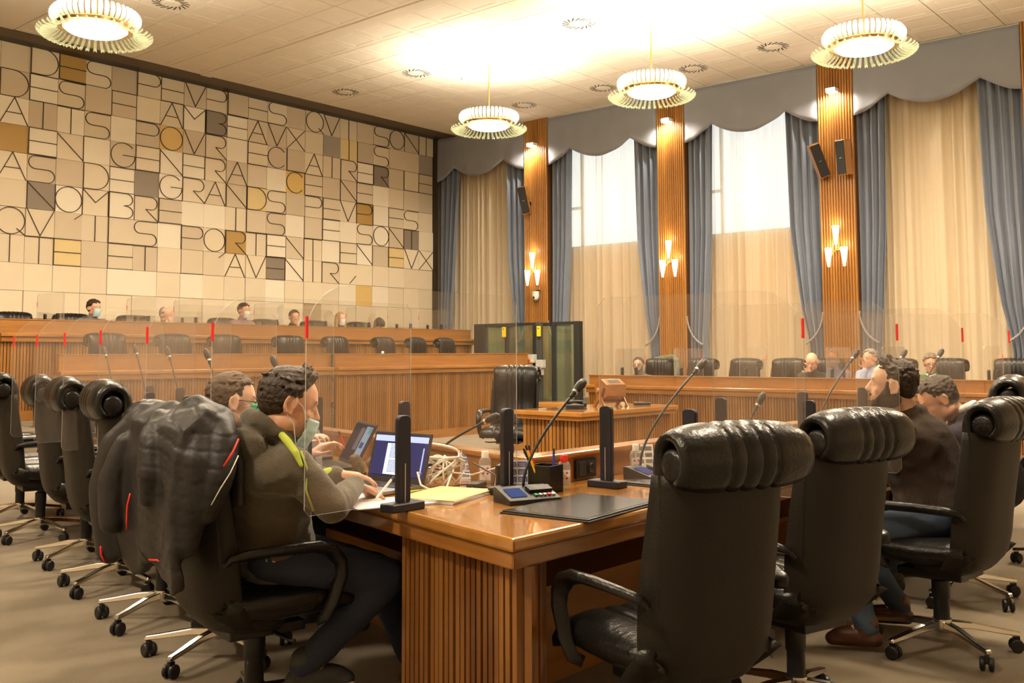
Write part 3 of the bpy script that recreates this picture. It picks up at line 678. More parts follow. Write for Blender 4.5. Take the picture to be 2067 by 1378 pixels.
        for k in range(5):
            a = R(72*k + 20); mt = Rz(a)
            MB().loft([[mt @ Vector(p) for p in ring] for ring in ([(x, -w, z-h), (x, w, z-h), (x, w*.8, z), (x, -w*.8, z)] for x, w, z, h in ((.03, .022, .128, .03), (.12, .020, .122, .026), (.25, .017, .098, .020), (.315, .015, .088, .018), (.325, .012, .084, .014)))]).build('base_spoke', CHROME, t, bevel=.003, seg=1)
            cm = mt @ T(.305, 0, 0) @ Rz(R(35*(k+1)))
            c = MB()
            for sx in (-.017, .017): c.lathe([(0, -.010), (.024, -.010), (.029, -.005), (.029, .005), (.024, .010), (0, .010)], 14, (0, 0, 0), cm @ T(0, sx, .0295) @ Matrix.Rotation(PI/2, 4, 'X'))
            c.box(-.014, -.008, .03, .014, .008, .066, cm)
            c.build('caster', PLAST, t, smooth=True)
    return t
def crz(az): return R(az-90)
near = make_chair('empty black leather executive chair in the right foreground, closest to the camera, its back turned')
near.location = (2.60, 1.60, 0); near.rotation_euler = (0, 0, crz(70))
NG = 'black leather executive chairs around the horseshoe desk'; near['group'] = NG; near.scale = (.95, 1, 1)
for x, y, az, lb in [(3.46, 1.60, 74, 'second empty chair from the camera on the right wing, partly before the bearded man'),
                     (4.60, 1.44, 84, 'chair on which the bearded man in the brown jacket sits'),
                     (5.60, 1.66, 98, 'chair of the man in the dark sweater, its headrest cut by the right photo edge'),
                     (6.75, 1.35, 88, 'black chair on the right wing beyond the man in the dark sweater'),
                     (2.14, 3.04, -12, 'chair of the man in the olive hoodie, with the quilted jacket over its back'),
                     (2.49, 3.80, -18, 'chair of the man in glasses, hidden behind the quilted jacket'),
                     (2.66, 4.55, -18, 'empty chair on the left wing, just left of the quilted jacket'),
                     (2.86, 5.38, -17, 'second empty chair left of the quilted jacket'),
                     (3.08, 6.20, -17, 'third empty chair left of the quilted jacket, slightly taller looking'),
                     (3.26, 7.25, -14, 'fourth empty chair left of the quilted jacket, cut by the left photo edge'),
                     (3.50, 8.15, -14, 'farthest chair on the left wing, outside the left photo edge')]:
    q_ = dup(near, (x, y, 0), crz(az), lb, NG)
    q_.scale = (.93 if x < 3.5 and y < 2 else 1, 1, 1.065 if (x < 3.4 and y > 4) or x > 5.3 and y < 2 else 1.0)
pres = dup(near, (8.15, 6.98, 0), crz(207), 'black leather armchair standing alone in the pit beside the reading table', None)
if 'group' in pres: del pres['group']
pres.scale = (1.06, 1.06, 1.06)
farc = make_chair('far chair', far=True)
def fchair(first, x, y, z, az, lb, g):
    if first: farc.location = (x, y, z); farc.rotation_euler = (0, 0, crz(az)); farc['label'] = lb; farc['group'] = g; return farc
    c = dup(farc, (x, y, z), crz(az), lb, g); return c
g = 'black chairs behind the lower council bench'
FL = [(6.19, 265, 'leftmost chair behind the lower council bench'), (7.17, 272, 'second chair from the left behind the lower council bench'), (7.99, 275, 'third chair from the left behind the lower council bench'),
      (9.05, 268, 'chair behind the lower bench, above the man in the olive hoodie'), (9.99, 278, 'fifth chair from the left behind the lower council bench, turned slightly'),
      (11.01, 282, 'third chair from the right behind the lower council bench'), (11.76, 284, 'second chair from the right behind the lower council bench'), (12.45, 282, 'rightmost chair behind the lower council bench, next to the glass cabin')]
for i, (x, az, lb) in enumerate(FL): fchair(i == 0, x, 11.85, Z1, az, 'black leather ' + lb, g)
g = 'black chairs behind the upper council bench'
for x, az, lb in [(5.87, 270, 'leftmost chair behind the upper council bench'), (6.66, 265, 'chair of the man in the blue mask on the upper bench'), (7.64, 270, 'chair of the person resting the face on a hand, upper bench'),
                  (9.20, 272, 'chair of the man in the purple shirt, upper bench'), (10.01, 268, 'empty chair right of the man in the purple shirt'), (11.03, 265, 'chair of the blonde woman on the upper bench'), (12.09, 270, 'chair of the person bending down on the upper bench')]:
    fchair(0, x, 13.78, Z2, az, 'black leather ' + lb, g)
g = 'black chairs behind the window-side bench'
for y, az, lb in [(8.25, 190, 'chair of the bearded man in glasses, with a green coat over it'), (7.58, 175, 'leftmost empty chair at the window-side bench, under the rope'), (6.88, 172, 'second empty chair at the window-side bench'),
                  (6.20, 174, 'third empty chair at the window-side bench'), (5.62, 180, 'chair of the bald man at the window-side bench'), (5.20, 165, 'empty chair right of the bald man'), (4.67, 172, 'chair of the grey-haired man in the light blue shirt'),
                  (4.02, 175, 'chair of the man in the green pullover'), (3.20, 178, 'empty chair at the far right of the window-side bench')]:
    fchair(0, 13.55 if y == 5.20 else 13.05, y if y != 5.20 else 5.05, Z3, az, 'black leather ' + lb, g)
# ================================================================ people
def skin(name, c): return mat(name, c, .5, spec=.4, var=.05, vscale=12)
SK1 = skin('skin_warm', (.62, .34, .22)); SK2 = skin('skin_light', (.66, .40, .28)); SK3 = skin('skin_tan', (.52, .29, .18)); LIP = mat('lips', (.42, .16, .12), .5)
HB = mat('dark_brown_hair', (.020, .012, .007), .55, color2=(.045, .026, .014), vscale=60, bump=.4, bscale=160)
HL = mat('light_brown_hair', (.11, .062, .030), .6, color2=(.060, .034, .017), vscale=50, bump=.4, bscale=160)
HG = mat('grey_hair', (.30, .27, .24), .6, color2=(.18, .16, .14), vscale=50, bump=.4, bscale=160)
HY = mat('blonde_hair', (.42, .28, .13), .6, color2=(.28, .18, .08), vscale=50, bump=.4, bscale=160)
BEARD = mat('dark_beard', (.050, .029, .019), .8, bump=.5, bscale=300)
EYEW = mat('eye_white', (.42, .38, .34), .35); EYED = mat('iris_dark', (.03, .018, .010), .15)
MASKB = mat('pale_blue_mask', (.42, .62, .66), .75, bump=.2, bscale=90); MASKG = mat('green_mask', (.04, .48, .20), .7); MASKW = mat('white_mask', (.75, .75, .73), .75)
JEAN = mat('dark_blue_jeans', (.022, .030, .055), .85, var=.25, vscale=5, bump=.3, bscale=150)
SHOEB = mat('brown_leather_boot', (.085, .030, .014), .4, var=.3, vscale=8); SHOED = mat('dark_sneaker', (.03, .03, .032), .6)

def ball(mb, c, r, m=None, nu=14, nv=9):
    rx, ry, rz = r if hasattr(r, '__len__') else (r, r, r); c = Vector(c); m = m or Matrix.Identity(3)
    rings = []
    for j in range(nv+1):
        a = -PI/2 + PI*j/nv; cr = max(math.cos(a), 1e-3)
        rings.append([c + m @ Vector((rx*cr*math.cos(2*PI*i/nu), ry*cr*math.sin(2*PI*i/nu), rz*math.sin(a))) for i in range(nu)])
    mb.loft(rings)
def cap(mb, p0, r0, p1, r1, n=12, sx=1.0, flat=None):
    p0, p1 = Vector(p0), Vector(p1); d = p1-p0
    if d.length < 1e-4: return ball(mb, p0, r0)
    d.normalize(); ref = flat or (Vector((0, 0, 1)) if abs(d.z) < .9 else Vector((1, 0, 0)))
    a = d.cross(ref).normalized(); b = a.cross(d).normalized(); rings = []
    for th, p, r_ in [(-80, p0, r0), (-50, p0, r0), (-20, p0, r0), (0, p0, r0), (0, p1, r1), (20, p1, r1), (50, p1, r1), (80, p1, r1)]:
        t_ = R(th); c = p + d*(r_*math.sin(t_)); rr_ = r_*math.cos(t_)
        rings.append([c + a*(rr_*sx*math.cos(2*PI*k/n)) + b*(rr_*math.sin(2*PI*k/n)) for k in range(n)])
    mb.loft(rings)
def chain(mb, pts, rs, **k):
    for (a, ra), (b, rb) in zip(zip(pts[:-1], rs[:-1]), zip(pts[1:], rs[1:])): cap(mb, a, ra, b, rb, **k)
def organic(mb, name, m, voxel, smooth=6, parent=None, wrinkle=0., wscale=8., quilt=None, cut=None):
    me = bpy.data.meshes.new(name); me.from_pydata(mb.v, [], mb.f); me.update()
    bm = bmesh.new(); bm.from_mesh(me); bmesh.ops.recalc_face_normals(bm, faces=bm.faces[:]); bm.to_mesh(me); bm.free()
    o = bpy.data.objects.new(name, me); COL.objects.link(o)
    md = o.modifiers.new('r', 'REMESH'); md.mode = 'VOXEL'; md.voxel_size = voxel
    sm = o.modifiers.new('s', 'SMOOTH'); sm.iterations = smooth; sm.factor = .5
    dg = bpy.context.evaluated_depsgraph_get(); me2 = bpy.data.meshes.new_from_object(o.evaluated_get(dg)); me2.name = name
    bpy.data.objects.remove(o)
    if wrinkle or quilt:
        me2.update(); ns = [v.normal.copy() for v in me2.vertices]
        for v, nn in zip(me2.vertices, ns):
            d = 0
            if wrinkle:
                p = v.co*wscale; w_ = noise.noise(Vector((p.x+1.7*noise.noise(p*.6), p.y, p.z*1.6)))
                d += wrinkle*(1-abs(w_)*3.0)*.7 + wrinkle*.5*noise.noise(p*2.3)
            if quilt: d += quilt(v.co)
            v.co += nn*d
    if cut: 
        bm = bmesh.new(); bm.from_mesh(me2)
        for co, no in cut:
            bmesh.ops.bisect_plane(bm, geom=bm.verts[:]+bm.edges[:]+bm.faces[:], plane_co=co, plane_no=no, clear_outer=True)
            bmesh.ops.holes_fill(bm, edges=[e for e in bm.edges if e.is_boundary])
        bm.to_mesh(me2); bm.free()
    for p in me2.polygons: p.use_smooth = True
    me2.materials.clear(); me2.materials.append(m)
    return link(name, me2, parent)
def ik(S_, H_, a, b, pole):
    S_, H_ = Vector(S_), Vector(H_); d = H_-S_; L = min(d.length, (a+b)*.995); dn = d.normalized(); H2 = S_+dn*L
    x = (a*a - b*b + L*L)/(2*L); h = math.sqrt(max(a*a-x*x, 0)); p = Vector(pole); p = (p - dn*p.dot(dn)).normalized()
    return S_+dn*x+p*h, H2
def hand(mb, wrist, fdir, down, side, curl=.5, k=1.0):
    """fdir = direction of fingers, down = palm normal, side=+1 thumb towards a"""
    f = Vector(fdir).normalized(); dn = Vector(down); dn = (dn - f*dn.dot(f)).normalized(); a = f.cross(dn).normalized()*side
    W = Vector(wrist)
    for i, o in enumerate((-.030, -.010, .010, .030)):
        cap(mb, W+f*.01*k+a*o*.6*k, .015*k, W+f*.082*k+a*o*k, .0125*k)
    L = [(.036, .026, .020), (.043, .030, .023), (.040, .028, .022), (.031, .021, .018)]
    for i, o in enumerate((.031, .0105, -.0105, -.031)):
        p = W+f*.085*k+a*o*k; ang = 0; dd = f + a*(o*1.6)
        for j, l in enumerate(L[i]):
            ang += curl*(.35 if j == 0 else .55)*(1+.12*i)
            q = p + (dd*math.cos(ang)+dn*math.sin(ang)).normalized()*l*k
            cap(mb, p, (.0088-.0010*j)*k, q, (.0080-.0010*j)*k, n=8); p = q
    p = W+f*.022*k+a*.030*k; d1 = (f*.62+a*.70+dn*.30).normalized()
    for j, l in enumerate((.034, .030, .024)):
        q = p + d1*l*k; cap(mb, p, (.0125-.002*j)*k, q, (.0110-.002*j)*k, n=8); p = q; d1 = (d1 + f*.45 + dn*.1).normalized()
def head(mb, H, F, Up, s=1.0, ears=True):
    """H centre of head, F forward, Up up"""
    F = Vector(F).normalized(); Up = Vector(Up); Up = (Up-F*Up.dot(F)).normalized(); X = F.cross(Up); m = Matrix((X, F, Up)).transposed()
    P = lambda x, y, z: Vector(H) + m @ Vector((x, y, z))*s
    B = lambda c, r_, k=1: ball(mb, P(*c), [q*s for q in r_], m)
    B((0, -.018, .036), (.076, .096, .084)); B((0, .012, .030), (.070, .078, .080)); B((0, .034, -.030), (.058, .056, .078)); B((0, .046, -.078), (.040, .042, .034)); B((0, .074, -.098), (.020, .018, .015))
    B((.046, -.002, -.062), (.018, .040, .030)); B((-.046, -.002, -.062), (.018, .040, .030))                     # jaw angle
    C = lambda a, ra, b_, rb: cap(mb, P(*a), ra*s, P(*b_), rb*s, n=10)
    C((-.036, .076, .030), .011, (.036, .076, .030), .011)                                                # brow
    C((0, .084, .020), .0085, (0, .106, -.018), .0115); C((-.009, .098, -.024), .008, (.009, .098, -.024), .008)  # nose
    B((.038, .058, -.020), (.020, .016, .020)); B((-.038, .058, -.020), (.020, .016, .020)); B((.031, .066, .012), (.0165, .013, .010)); B((-.031, .066, .012), (.0165, .013, .010)); B((.031, .064, -.006), (.0165, .012, .008)); B((-.031, .064, -.006), (.0165, .012, .008))               # cheeks
    C((-.020, .086, -.052), .0055, (.020, .086, -.052), .0055); C((-.016, .085, -.063), .0065, (.016, .085, -.063), .0065)
    if ears:
        for sx in (-1, 1):
            ear_ = [P((.078+.012*max(0, -math.cos(a)))*sx, -.016-.019*math.cos(a+PI), -.002+.031*math.sin(a)) for a in [2*PI*k/12 for k in range(13)]]
            chain(mb, ear_, [.0058*s]*13, n=8); ball(mb, P(.076*sx, -.014, -.002), (.006*s, .016*s, .026*s), m); ball(mb, P(.078*sx, -.004, -.028), (.007*s, .009*s, .011*s), m)
    return P, m
def person(label, pelvis, hip_az, neck, headc, face, tilt=(0, 0, 1), rh=None, lh=None, skinm=SK1, top=None, legs=None, hair=None, hmat=HB, vox=.008,
           lean_r=.0, feet=None, shoes=SHOED, shoulder_az=None, hands_down=((0, 0, -1), (0, 0, -1)), fdirs=(None, None), curl=.5, topfn=None, sleeve=1.0, wr=.004, build=1.0, poles=None, group=None, s=1.0, visible_legs=True, elbows=None, sole=None):
    t = thing('person', label, 'person', (0, 0, 0), 0, group)
    pelvis, neck, headc = Vector(pelvis), Vector(neck), Vector(headc)
    fz = Vector((math.cos(R(hip_az)), math.sin(R(hip_az)), 0)); sx = Vector((fz.y, -fz.x, 0))      # sx = the person's right
    sa = shoulder_az if shoulder_az is not None else hip_az
    fs = Vector((math.cos(R(sa)), math.sin(R(sa)), 0)); ss = Vector((fs.y, -fs.x, 0))
    spine = neck-pelvis; chest = pelvis+spine*.66; waist = pelvis + spine*.32 - fz*.015
    SR, SL = neck - Vector((0, 0, .055)) + ss*.165*build, neck - Vector((0, 0, .055)) - ss*.165*build
    rh = Vector(rh) if rh is not None else pelvis + fz*.35 + sx*.12 + Vector((0, 0, .12)); lh = Vector(lh) if lh is not None else pelvis + fz*.35 - sx*.12 + Vector((0, 0, .12))
    pr, pl = poles or (ss*.6 - fs*.3 + Vector((0, 0, -1)), -ss*.6 - fs*.3 + Vector((0, 0, -1)))
    ER, WR = ik(SR, rh, .29, .255, pr); EL, WL_ = ik(SL, lh, .29, .255, pl)
    if elbows:
        ER, EL = [Vector(q) if q else o_ for q, o_ in zip(elbows, (ER, EL))]; WR = Vector(rh) if elbows[0] else WR; WL_ = Vector(lh) if elbows[1] else WL_
    HR, HL_ = pelvis + sx*.085, pelvis - sx*.085
    feet = feet or (pelvis + fz*.50 + sx*.12, pelvis + fz*.50 - sx*.12)
    fr, fl = [Vector((q[0], q[1], pelvis.z-.52+.075)) if len(q) < 3 or True else Vector(q) for q in feet]
    if len(feet[0]) == 3 and isinstance(feet[0], tuple): fr, fl = Vector(feet[0]), Vector(feet[1])
    KR, AR = ik(HR, fr, .43, .42, fz*.6+Vector((0, 0, 1))); KL, AL = ik(HL_, fl, .43, .42, fz*.6+Vector((0, 0, 1)))
    F = Vector(face).normalized(); Up = Vector(tilt)
    Un = (Up - F*Up.dot(F)).normalized()
    b = MB()
    chain(b, [neck - Vector((0, 0, .03)), neck + (headc-neck)*.45 - F*.012, headc - Un*.055 - F*.025], [.056*s, .051*s, .050*s])
    P, hm = head(b, headc, F, Un, s)
    chain(b, [pelvis, waist, chest, neck - Vector((0, 0, .07))], [.115, .105, .12, .085], sx=1.15)
    for S_, E_, W_, dnv, fd, sd in ((SR, ER, WR, hands_down[0], fdirs[0], 1), (SL, EL, WL_, hands_down[1], fdirs[1], -1)):
        chain(b, [S_, E_, W_], [.048, .038, .026]); cap(b, neck-Vector((0, 0, .06)), .06, S_, .055)
        f_ = Vector(fd) if fd is not None else (W_-E_)
        hand(b, W_, f_, dnv, -sd, curl)
    for H_, K_, A_ in ((HR, KR, AR), (HL_, KL, AL)): chain(b, [H_, K_, A_], [.085, .055, .038]); ball(b, A_+fz*.05-Vector((0, 0, .02)), .04)
    organic(b, 'body', skinm, vox, 4, t)
    # eyes, lips
    for sgn in (-1, 1):
        e = MB(); ball(e, P(.031*sgn, .066, .003), .0118*s); eo = e.build('eye', EYEW, t, smooth='all')
        e = MB(); ball(e, P(.031*sgn, .0735, .003), .0058*s); e.build('iris', EYED, eo, smooth='all')
        e = MB(); cap(e, P(.014*sgn, .086, .030), .0035, P(.046*sgn, .076, .033), .0025, n=8); e.build('eyebrow', hmat, t, smooth='all')
    # clothing
    vz = max(vox*1.2, .009)
    if top:
        c = MB(); chain(c, [pelvis+Vector((0, 0, .03)), waist, chest, neck-Vector((0, 0, .075))], [.150*build, .140*build, .150*build, .100*build], sx=1.18)
        ball(c, chest - fs*.02 + Vector((0, 0, .03)), (.175*build, .135*build, .15), Matrix((ss, fs, Vector((0, 0, 1)))).transposed())
        ball(c, neck - fs*.045 - Vector((0, 0, .085)), (.185*build, .10*build, .095*build), Matrix((ss, fs, Vector((0, 0, 1)))).transposed())
        for S_, E_, W_ in ((SR, ER, WR), (SL, EL, WL_)):
            cap(c, neck-Vector((0, 0, .055)), .070, S_, .068*build); We = E_+(W_-E_)*(.96*sleeve); chain(c, [chest+(S_-chest)*.25, chest+(S_-chest)*.75, S_+(E_-S_)*.12], [.125*build, .088*build, .068*build]); chain(c, [S_, S_+(E_-S_)*.5, E_, E_+(W_-E_)*.5, We], [.068*build, .061*build, .053*build, .048, .039])
        cap(c, neck-Vector((0, 0, .06)), .095*build, neck+(headc-neck)*.12, .072)
        if topfn: topfn(c, dict(neck=neck, chest=chest, F=fs, X=ss, P=P, SR=SR, SL=SL, WR=WR, WL=WL_, ER=ER, head=headc, waist=waist, pelvis=pelvis))
        organic(c, 'top', top, vz, 12, t, wrinkle=wr, wscale=9)
        if not isinstance(top, str): pass
    if legs and visible_legs:
        c = MB(); ball(c, pelvis - fz*.0, (.150, .125, .085), Matrix((sx, fz, Vector((0, 0, 1)))).transposed())
        for H_, K_, A_ in ((HR, KR, AR), (HL_, KL, AL)): chain(c, [H_, H_+(K_-H_)*.5, K_, K_+(A_-K_)*.5, A_+Vector((0, 0, .01))], [.088, .082, .068, .058, .050])
        organic(c, 'trousers', legs, .012, 4, t, wrinkle=.004, wscale=8)
        for A_ in (AR, AL):
            sh = MB(); mm = Matrix((sx, fz, Vector((0, 0, 1)))).transposed(); A0 = Vector((A_.x, A_.y, A_.z))
            chain(sh, [A0+Vector((0, 0, .03)), A0 - Vector((0, 0, .03)) + fz*.02], [.050, .044]); cap(sh, A0 - Vector((0, 0, .035)) - fz*.03, .036, A0 + fz*.15 - Vector((0, 0, .045)), .030, sx=1.25)
            ball(sh, A0+fz*.06-Vector((0, 0, .025)), (.045, .10, .04), mm); so_ = organic(sh, 'shoe', shoes, .009, 3, t)
            if sole: sl_ = MB(); cap(sl_, A0-Vector((0, 0, .062))-fz*.035, .022, A0+fz*.16-Vector((0, 0, .062)), .022, sx=2.0); organic(sl_, 'sole', sole, .008, 2, so_); MB().tube([A0+sx*.03+Vector((0, 0, .01))+fz*.05, A0+Vector((0, 0, .005))+fz*.075, A0-sx*.02+Vector((0, 0, -.005))+fz*.10], .004, 6).build('laces', sole, so_, smooth='all')
    if hair: hair(t, P, hm, hmat, s)
    return t, P, hm, dict(neck=neck, chest=chest, fs=fs, ss=ss, SR=SR, WR=WR, WL=WL_, ER=ER, EL=EL, F=F, U=Un, head=headc)
def hair_short(vol=.010, front=.080, low=-.03, tuft=140, lng=.035, quiff=0., vox=.0055, bald=False, seed=1, rise=.3):
    def fn(t, P, m, hm_, s):
        r_ = random.Random(seed); c = MB()
        def ok(x, y, z):      # scalp region in head space (unit direction)
            if y > .62 + .18*abs(x): return z > .72
            if y > .15: return z > .20 + .75*(y-.15)
            return z > (-.97 if y < -.1 and abs(x) < .8 else -.45)
        n = 0; tries = 0
        while n < tuft*2 and tries < 6000:
            tries += 1; d = Vector((r_.gauss(0, 1), r_.gauss(0, 1), r_.gauss(0, 1))).normalized()
            if not ok(d.x, d.y, d.z): continue
            if bald and d.z > .25 and d.y > -.7: continue
            n += 1
            q = Vector((d.x*(.074+vol), d.y*(.092+vol)-.018, d.z*(.082+vol*1.2)+.036))
            flow = Vector((r_.uniform(-.4, .4), .8 if d.z > .5 else -.5, -.2 + rise*(1 if d.z > .4 else -.9))); flow = (flow - d*flow.dot(d)*.8 + d*.2).normalized()
            L = lng*r_.uniform(.6, 1.1)*(1 if d.z > .2 else .55)*(1 if d.y > -.2 else .6)
            if quiff and d.y > .1 and d.z > .55: flow = Vector((r_.uniform(-.2, .2), .35, .9)); L *= 1+quiff
            w = (.0062 if tuft > 250 else .011 if tuft > 100 else .016)*s
            cap(c, P(*q), w, P(*(q+flow*L)), w*.45, n=6)
        ball(c, P(0, -.019, .037), ((.0735+vol*.35)*s, (.0935+vol*.35)*s, (.082+vol*.5)*s), m, 18, 12) if not bald else None
        if not bald: ball(c, P(0, -.052, -.010), (.060*s, .058*s, .052*s), m)
        if bald: 
            ball(c, P(0, -.045, .0), (.077*s, .070*s, .050*s), m)
        cuts = []
        o = organic(c, 'hair', hm_, vox, 1, t)
        # trim what grows over the face
        bm = bmesh.new(); bm.from_mesh(o.data); Mi = m.transposed(); H = P(0, 0, 0); kill = []
        for f in bm.faces:
            q = Mi @ (f.calc_center_median() - H); x, y, z = q.x/s, q.y/s, q.z/s
            if (y > .035 and z < front-.02*abs(x)/.07*0) or (y > -.0 and z < .018 and not quiff) or (y > .012 and z < .03) or z < -.066 or (abs(x) > .058 and -.034 < y < .03 and z < .026): kill.append(f)
        bmesh.ops.delete(bm, geom=kill, context='FACES'); bm.to_mesh(o.data); bm.free()
    return fn
def sub(t, name, m, fn, vox=.004, sm=3, **k):
    c = MB(); fn(c); return organic(c, name, m, vox, sm, t, **k)
def mask(t, P, m, mm, s=1., low=0., straps=True):
    def f(u, v):
        x = (u-.5)*2; z = .004 - .115*v - low; w = .058 - .010*abs(v-.45)
        y = .122 - .052*x*x - .030*abs(v-.35)**1.5 - .012*v
        return P(x*w, y + .002*math.sin(v*25), z)
    MB().grid(f, 15, 14).build('face_mask', mm, t, smooth='all', solid=.002)
    if straps:
        for sg in (-1, 1):
            MB().tube([P(.055*sg, .062, -.005-low), P(.070*sg, .03, .005), P(.080*sg, -.012, .026), P(.083*sg, -.030, .0)], .0016, 5).build('ear_loop', MASKW, t)
            MB().tube([P(.052*sg, .055, -.10-low), P(.068*sg, .02, -.06), P(.080*sg, -.022, -.03), P(.083*sg, -.030, .0)], .0016, 5).build('ear_loop', MASKW, t)
def glasses(t, P, mm=None):
    mm = mm or PLAST
    g_ = MB()
    for sg in (-1, 1):
        ring = [P(.033*sg + .024*math.cos(a), .094, .003+.018*math.sin(a)) for a in [2*PI*k/14 for k in range(15)]]
        g_.tube(ring, .0032, 6, cap=False); g_.tube([P(.056*sg, .092, .010), P(.074*sg, .05, .012), P(.078*sg, -.01, .014), P(.080*sg, -.030, .0)], .0022, 6)
    g_.tube([P(-.010, .096, .006), P(.010, .096, .006)], .002, 6); g_.build('eyeglasses', mm, t, smooth='all')
def beard(t, P, m, mm, vox=.005, full=True):
    def f(c):
        ball(c, P(0, .046, -.079), (.045, .046, .039), m); ball(c, P(.046, -.002, -.063), (.0225, .044, .035), m); ball(c, P(-.046, -.002, -.063), (.0225, .044, .035), m); ball(c, P(0, .026, -.064), (.060, .054, .046), m)
        cap(c, P(.067, .012, .015), .010, P(.060, .016, -.035), .014); cap(c, P(-.067, .012, .015), .010, P(-.060, .016, -.035), .014)
        ball(c, P(0, .078, -.098), (.023, .018, .018), m); cap(c, P(-.024, .090, -.042), .0055, P(.024, .090, -.042), .0055)
        cap(c, P(.058, .02, -.02), .012, P(.040, .055, -.065), .014); cap(c, P(-.058, .02, -.02), .012, P(-.040, .055, -.065), .014)
    return sub(t, 'beard', mm, f, vox, 2)
def dirv(az, pitch=0): return Vector((math.cos(R(az))*math.cos(R(pitch)), math.sin(R(az))*math.cos(R(pitch)), math.sin(R(pitch))))

# ---- man in the olive hoodie
OLIVE = mat('olive_fleece', (.082, .066, .040), .95, var=.12, vscale=6, bump=.4, bscale=150, sheen=.3); LIME = mat('lime_lining', (.36, .42, .05), .85)
def hood(c, k):
    N, F_, X = k['neck'], k['F'], k['X']
    pts = [N + F_*(.075*math.cos(a)-.01) + X*(.088*math.sin(a)) + Vector((0, 0, .045 - .060*math.cos(a))) for a in [2*PI*i/14 for i in range(15)]]
    chain(c, pts, [.030]*15); ball(c, N - F_*.10 - Vector((0, 0, .005)), (.115, .060, .070), Matrix((X, F_, Vector((0, 0, 1)))).transposed())
    chain(c, [N - F_*.10 + X*.09 + Vector((0, 0, .02)), N - F_*.14 + Vector((0, 0, .035)), N - F_*.10 - X*.09 + Vector((0, 0, .02))], [.03, .035, .03])
    pass
t, P, m, K = person('man in an olive hoodie with lime lining and lowered mask, at the silver laptop', (2.15, 2.97, .60), -34, (2.085, 2.865, .985), (2.10, 2.80, 1.128),
                    dirv(-26, -18), (.12, -.03, 1), rh=(2.385, 2.79, .825), lh=(2.50, 3.02, .84), skinm=SK1, top=OLIVE, legs=JEAN, hair=hair_short(.007, .078, tuft=420, lng=.030, quiff=.05, vox=.0036, seed=4), vox=.0058,
                    topfn=hood, curl=.55, fdirs=(dirv(12, -18), dirv(-30, -8)), feet=((2.22, 2.86, .20), (2.74, 2.84, .09)), wr=.005, build=1.0, shoulder_az=-14, elbows=((2.15, 2.625, .79), None), sole=mat('grey_sole', (.30, .26, .22), .7), poles=(Vector((-.1, -.7, -.9)), Vector((.2, .8, -.8))))
mask(t, P, m, MASKB, low=.030)
sub(t, 'hood_lining', LIME, lambda c: chain(c, [Vector(q) for q in ((2.066, 2.862, 1.066), (2.048, 2.792, 1.042), (2.028, 2.715, 1.014), (2.018, 2.655, .980), (2.020, 2.628, .940))], [.009, .012, .014, .012, .007]), .004)
sub(t, 'cuff_trim', LIME, lambda c: cap(c, K['WL']-(K['WL']-K['EL']).normalized()*.045, .040, K['WL']-(K['WL']-K['EL']).normalized()*.030, .038), .005)
a_ = K['SR']; MB().tube([a_+Vector((-.010, -.055, .055)), a_+Vector((.0, -.074, .0)), a_+Vector((-.005, -.078, -.07)), a_+Vector((.02, -.085, -.14))], .0035, 6).build('lime_piping', LIME, t, smooth='all')
# ---- man in glasses beside him
NAVY = mat('navy_pullover', (.025, .035, .10), .9, bump=.3, bscale=120)
t, P, m, K = person('light brown haired man in glasses and a green mask, behind the man in the hoodie', (2.42, 3.75, .58), -16, (2.40, 3.67, .96), (2.44, 3.645, 1.098),
                    dirv(-22, -6), (.05, 0, 1), rh=(2.66, 3.42, .865), lh=(2.70, 3.56, .90), skinm=SK2, top=NAVY, legs=JEAN, hair=hair_short(.006, .080, tuft=320, lng=.028, vox=.004, seed=9), hmat=HL, vox=.007,
                    curl=.9, fdirs=(dirv(-30, 35), dirv(-60, 30)))
mask(t, P, m, MASKG); glasses(t, P)
# ---- bearded man in the brown jacket
BROWN = mat('brown_corduroy', (.040, .024, .015), .95, var=.15, vscale=5, bump=.6, bscale=60, bstretch=(6, 6, .4))
def collar(c, k): chain(c, [k['neck'] + k['F']*(.055*math.cos(a)) + k['X']*(.075*math.sin(a)) + Vector((0, 0, .030-.02*math.cos(a))) for a in [R(x) for x in range(20, 345, 25)]], [.024]*13); chain(c, [k['neck'] - k['F']*.045 + k['X']*x_ + Vector((0, 0, .055)) for x_ in (-.055, 0, .055)], [.022]*3)
t, P, m, K = person('bearded man in a dark brown jacket with an undercut, turned away on the right wing', (4.62, 1.46, .58), 112, (4.63, 1.56, .985), (4.565, 1.615, 1.150),
                    dirv(106, 2), (0, -.06, 1), rh=(4.75, 2.05, .86), lh=(4.32, 2.02, .84), skinm=SK2, top=BROWN, legs=mat('blue_jeans', (.050, .075, .12), .85, var=.3, vscale=6), hair=hair_short(.004, .078, tuft=300, lng=.026, quiff=.10, vox=.0042, seed=6, rise=.3), vox=.0065,
                    topfn=collar, shoes=SHOEB, feet=((4.82, 1.70, .09), (4.36, 1.68, .09)), shoulder_az=100, build=1.04, wr=.005, fdirs=(dirv(140, 10), dirv(60, -5)))
beard(t, P, m, BEARD)
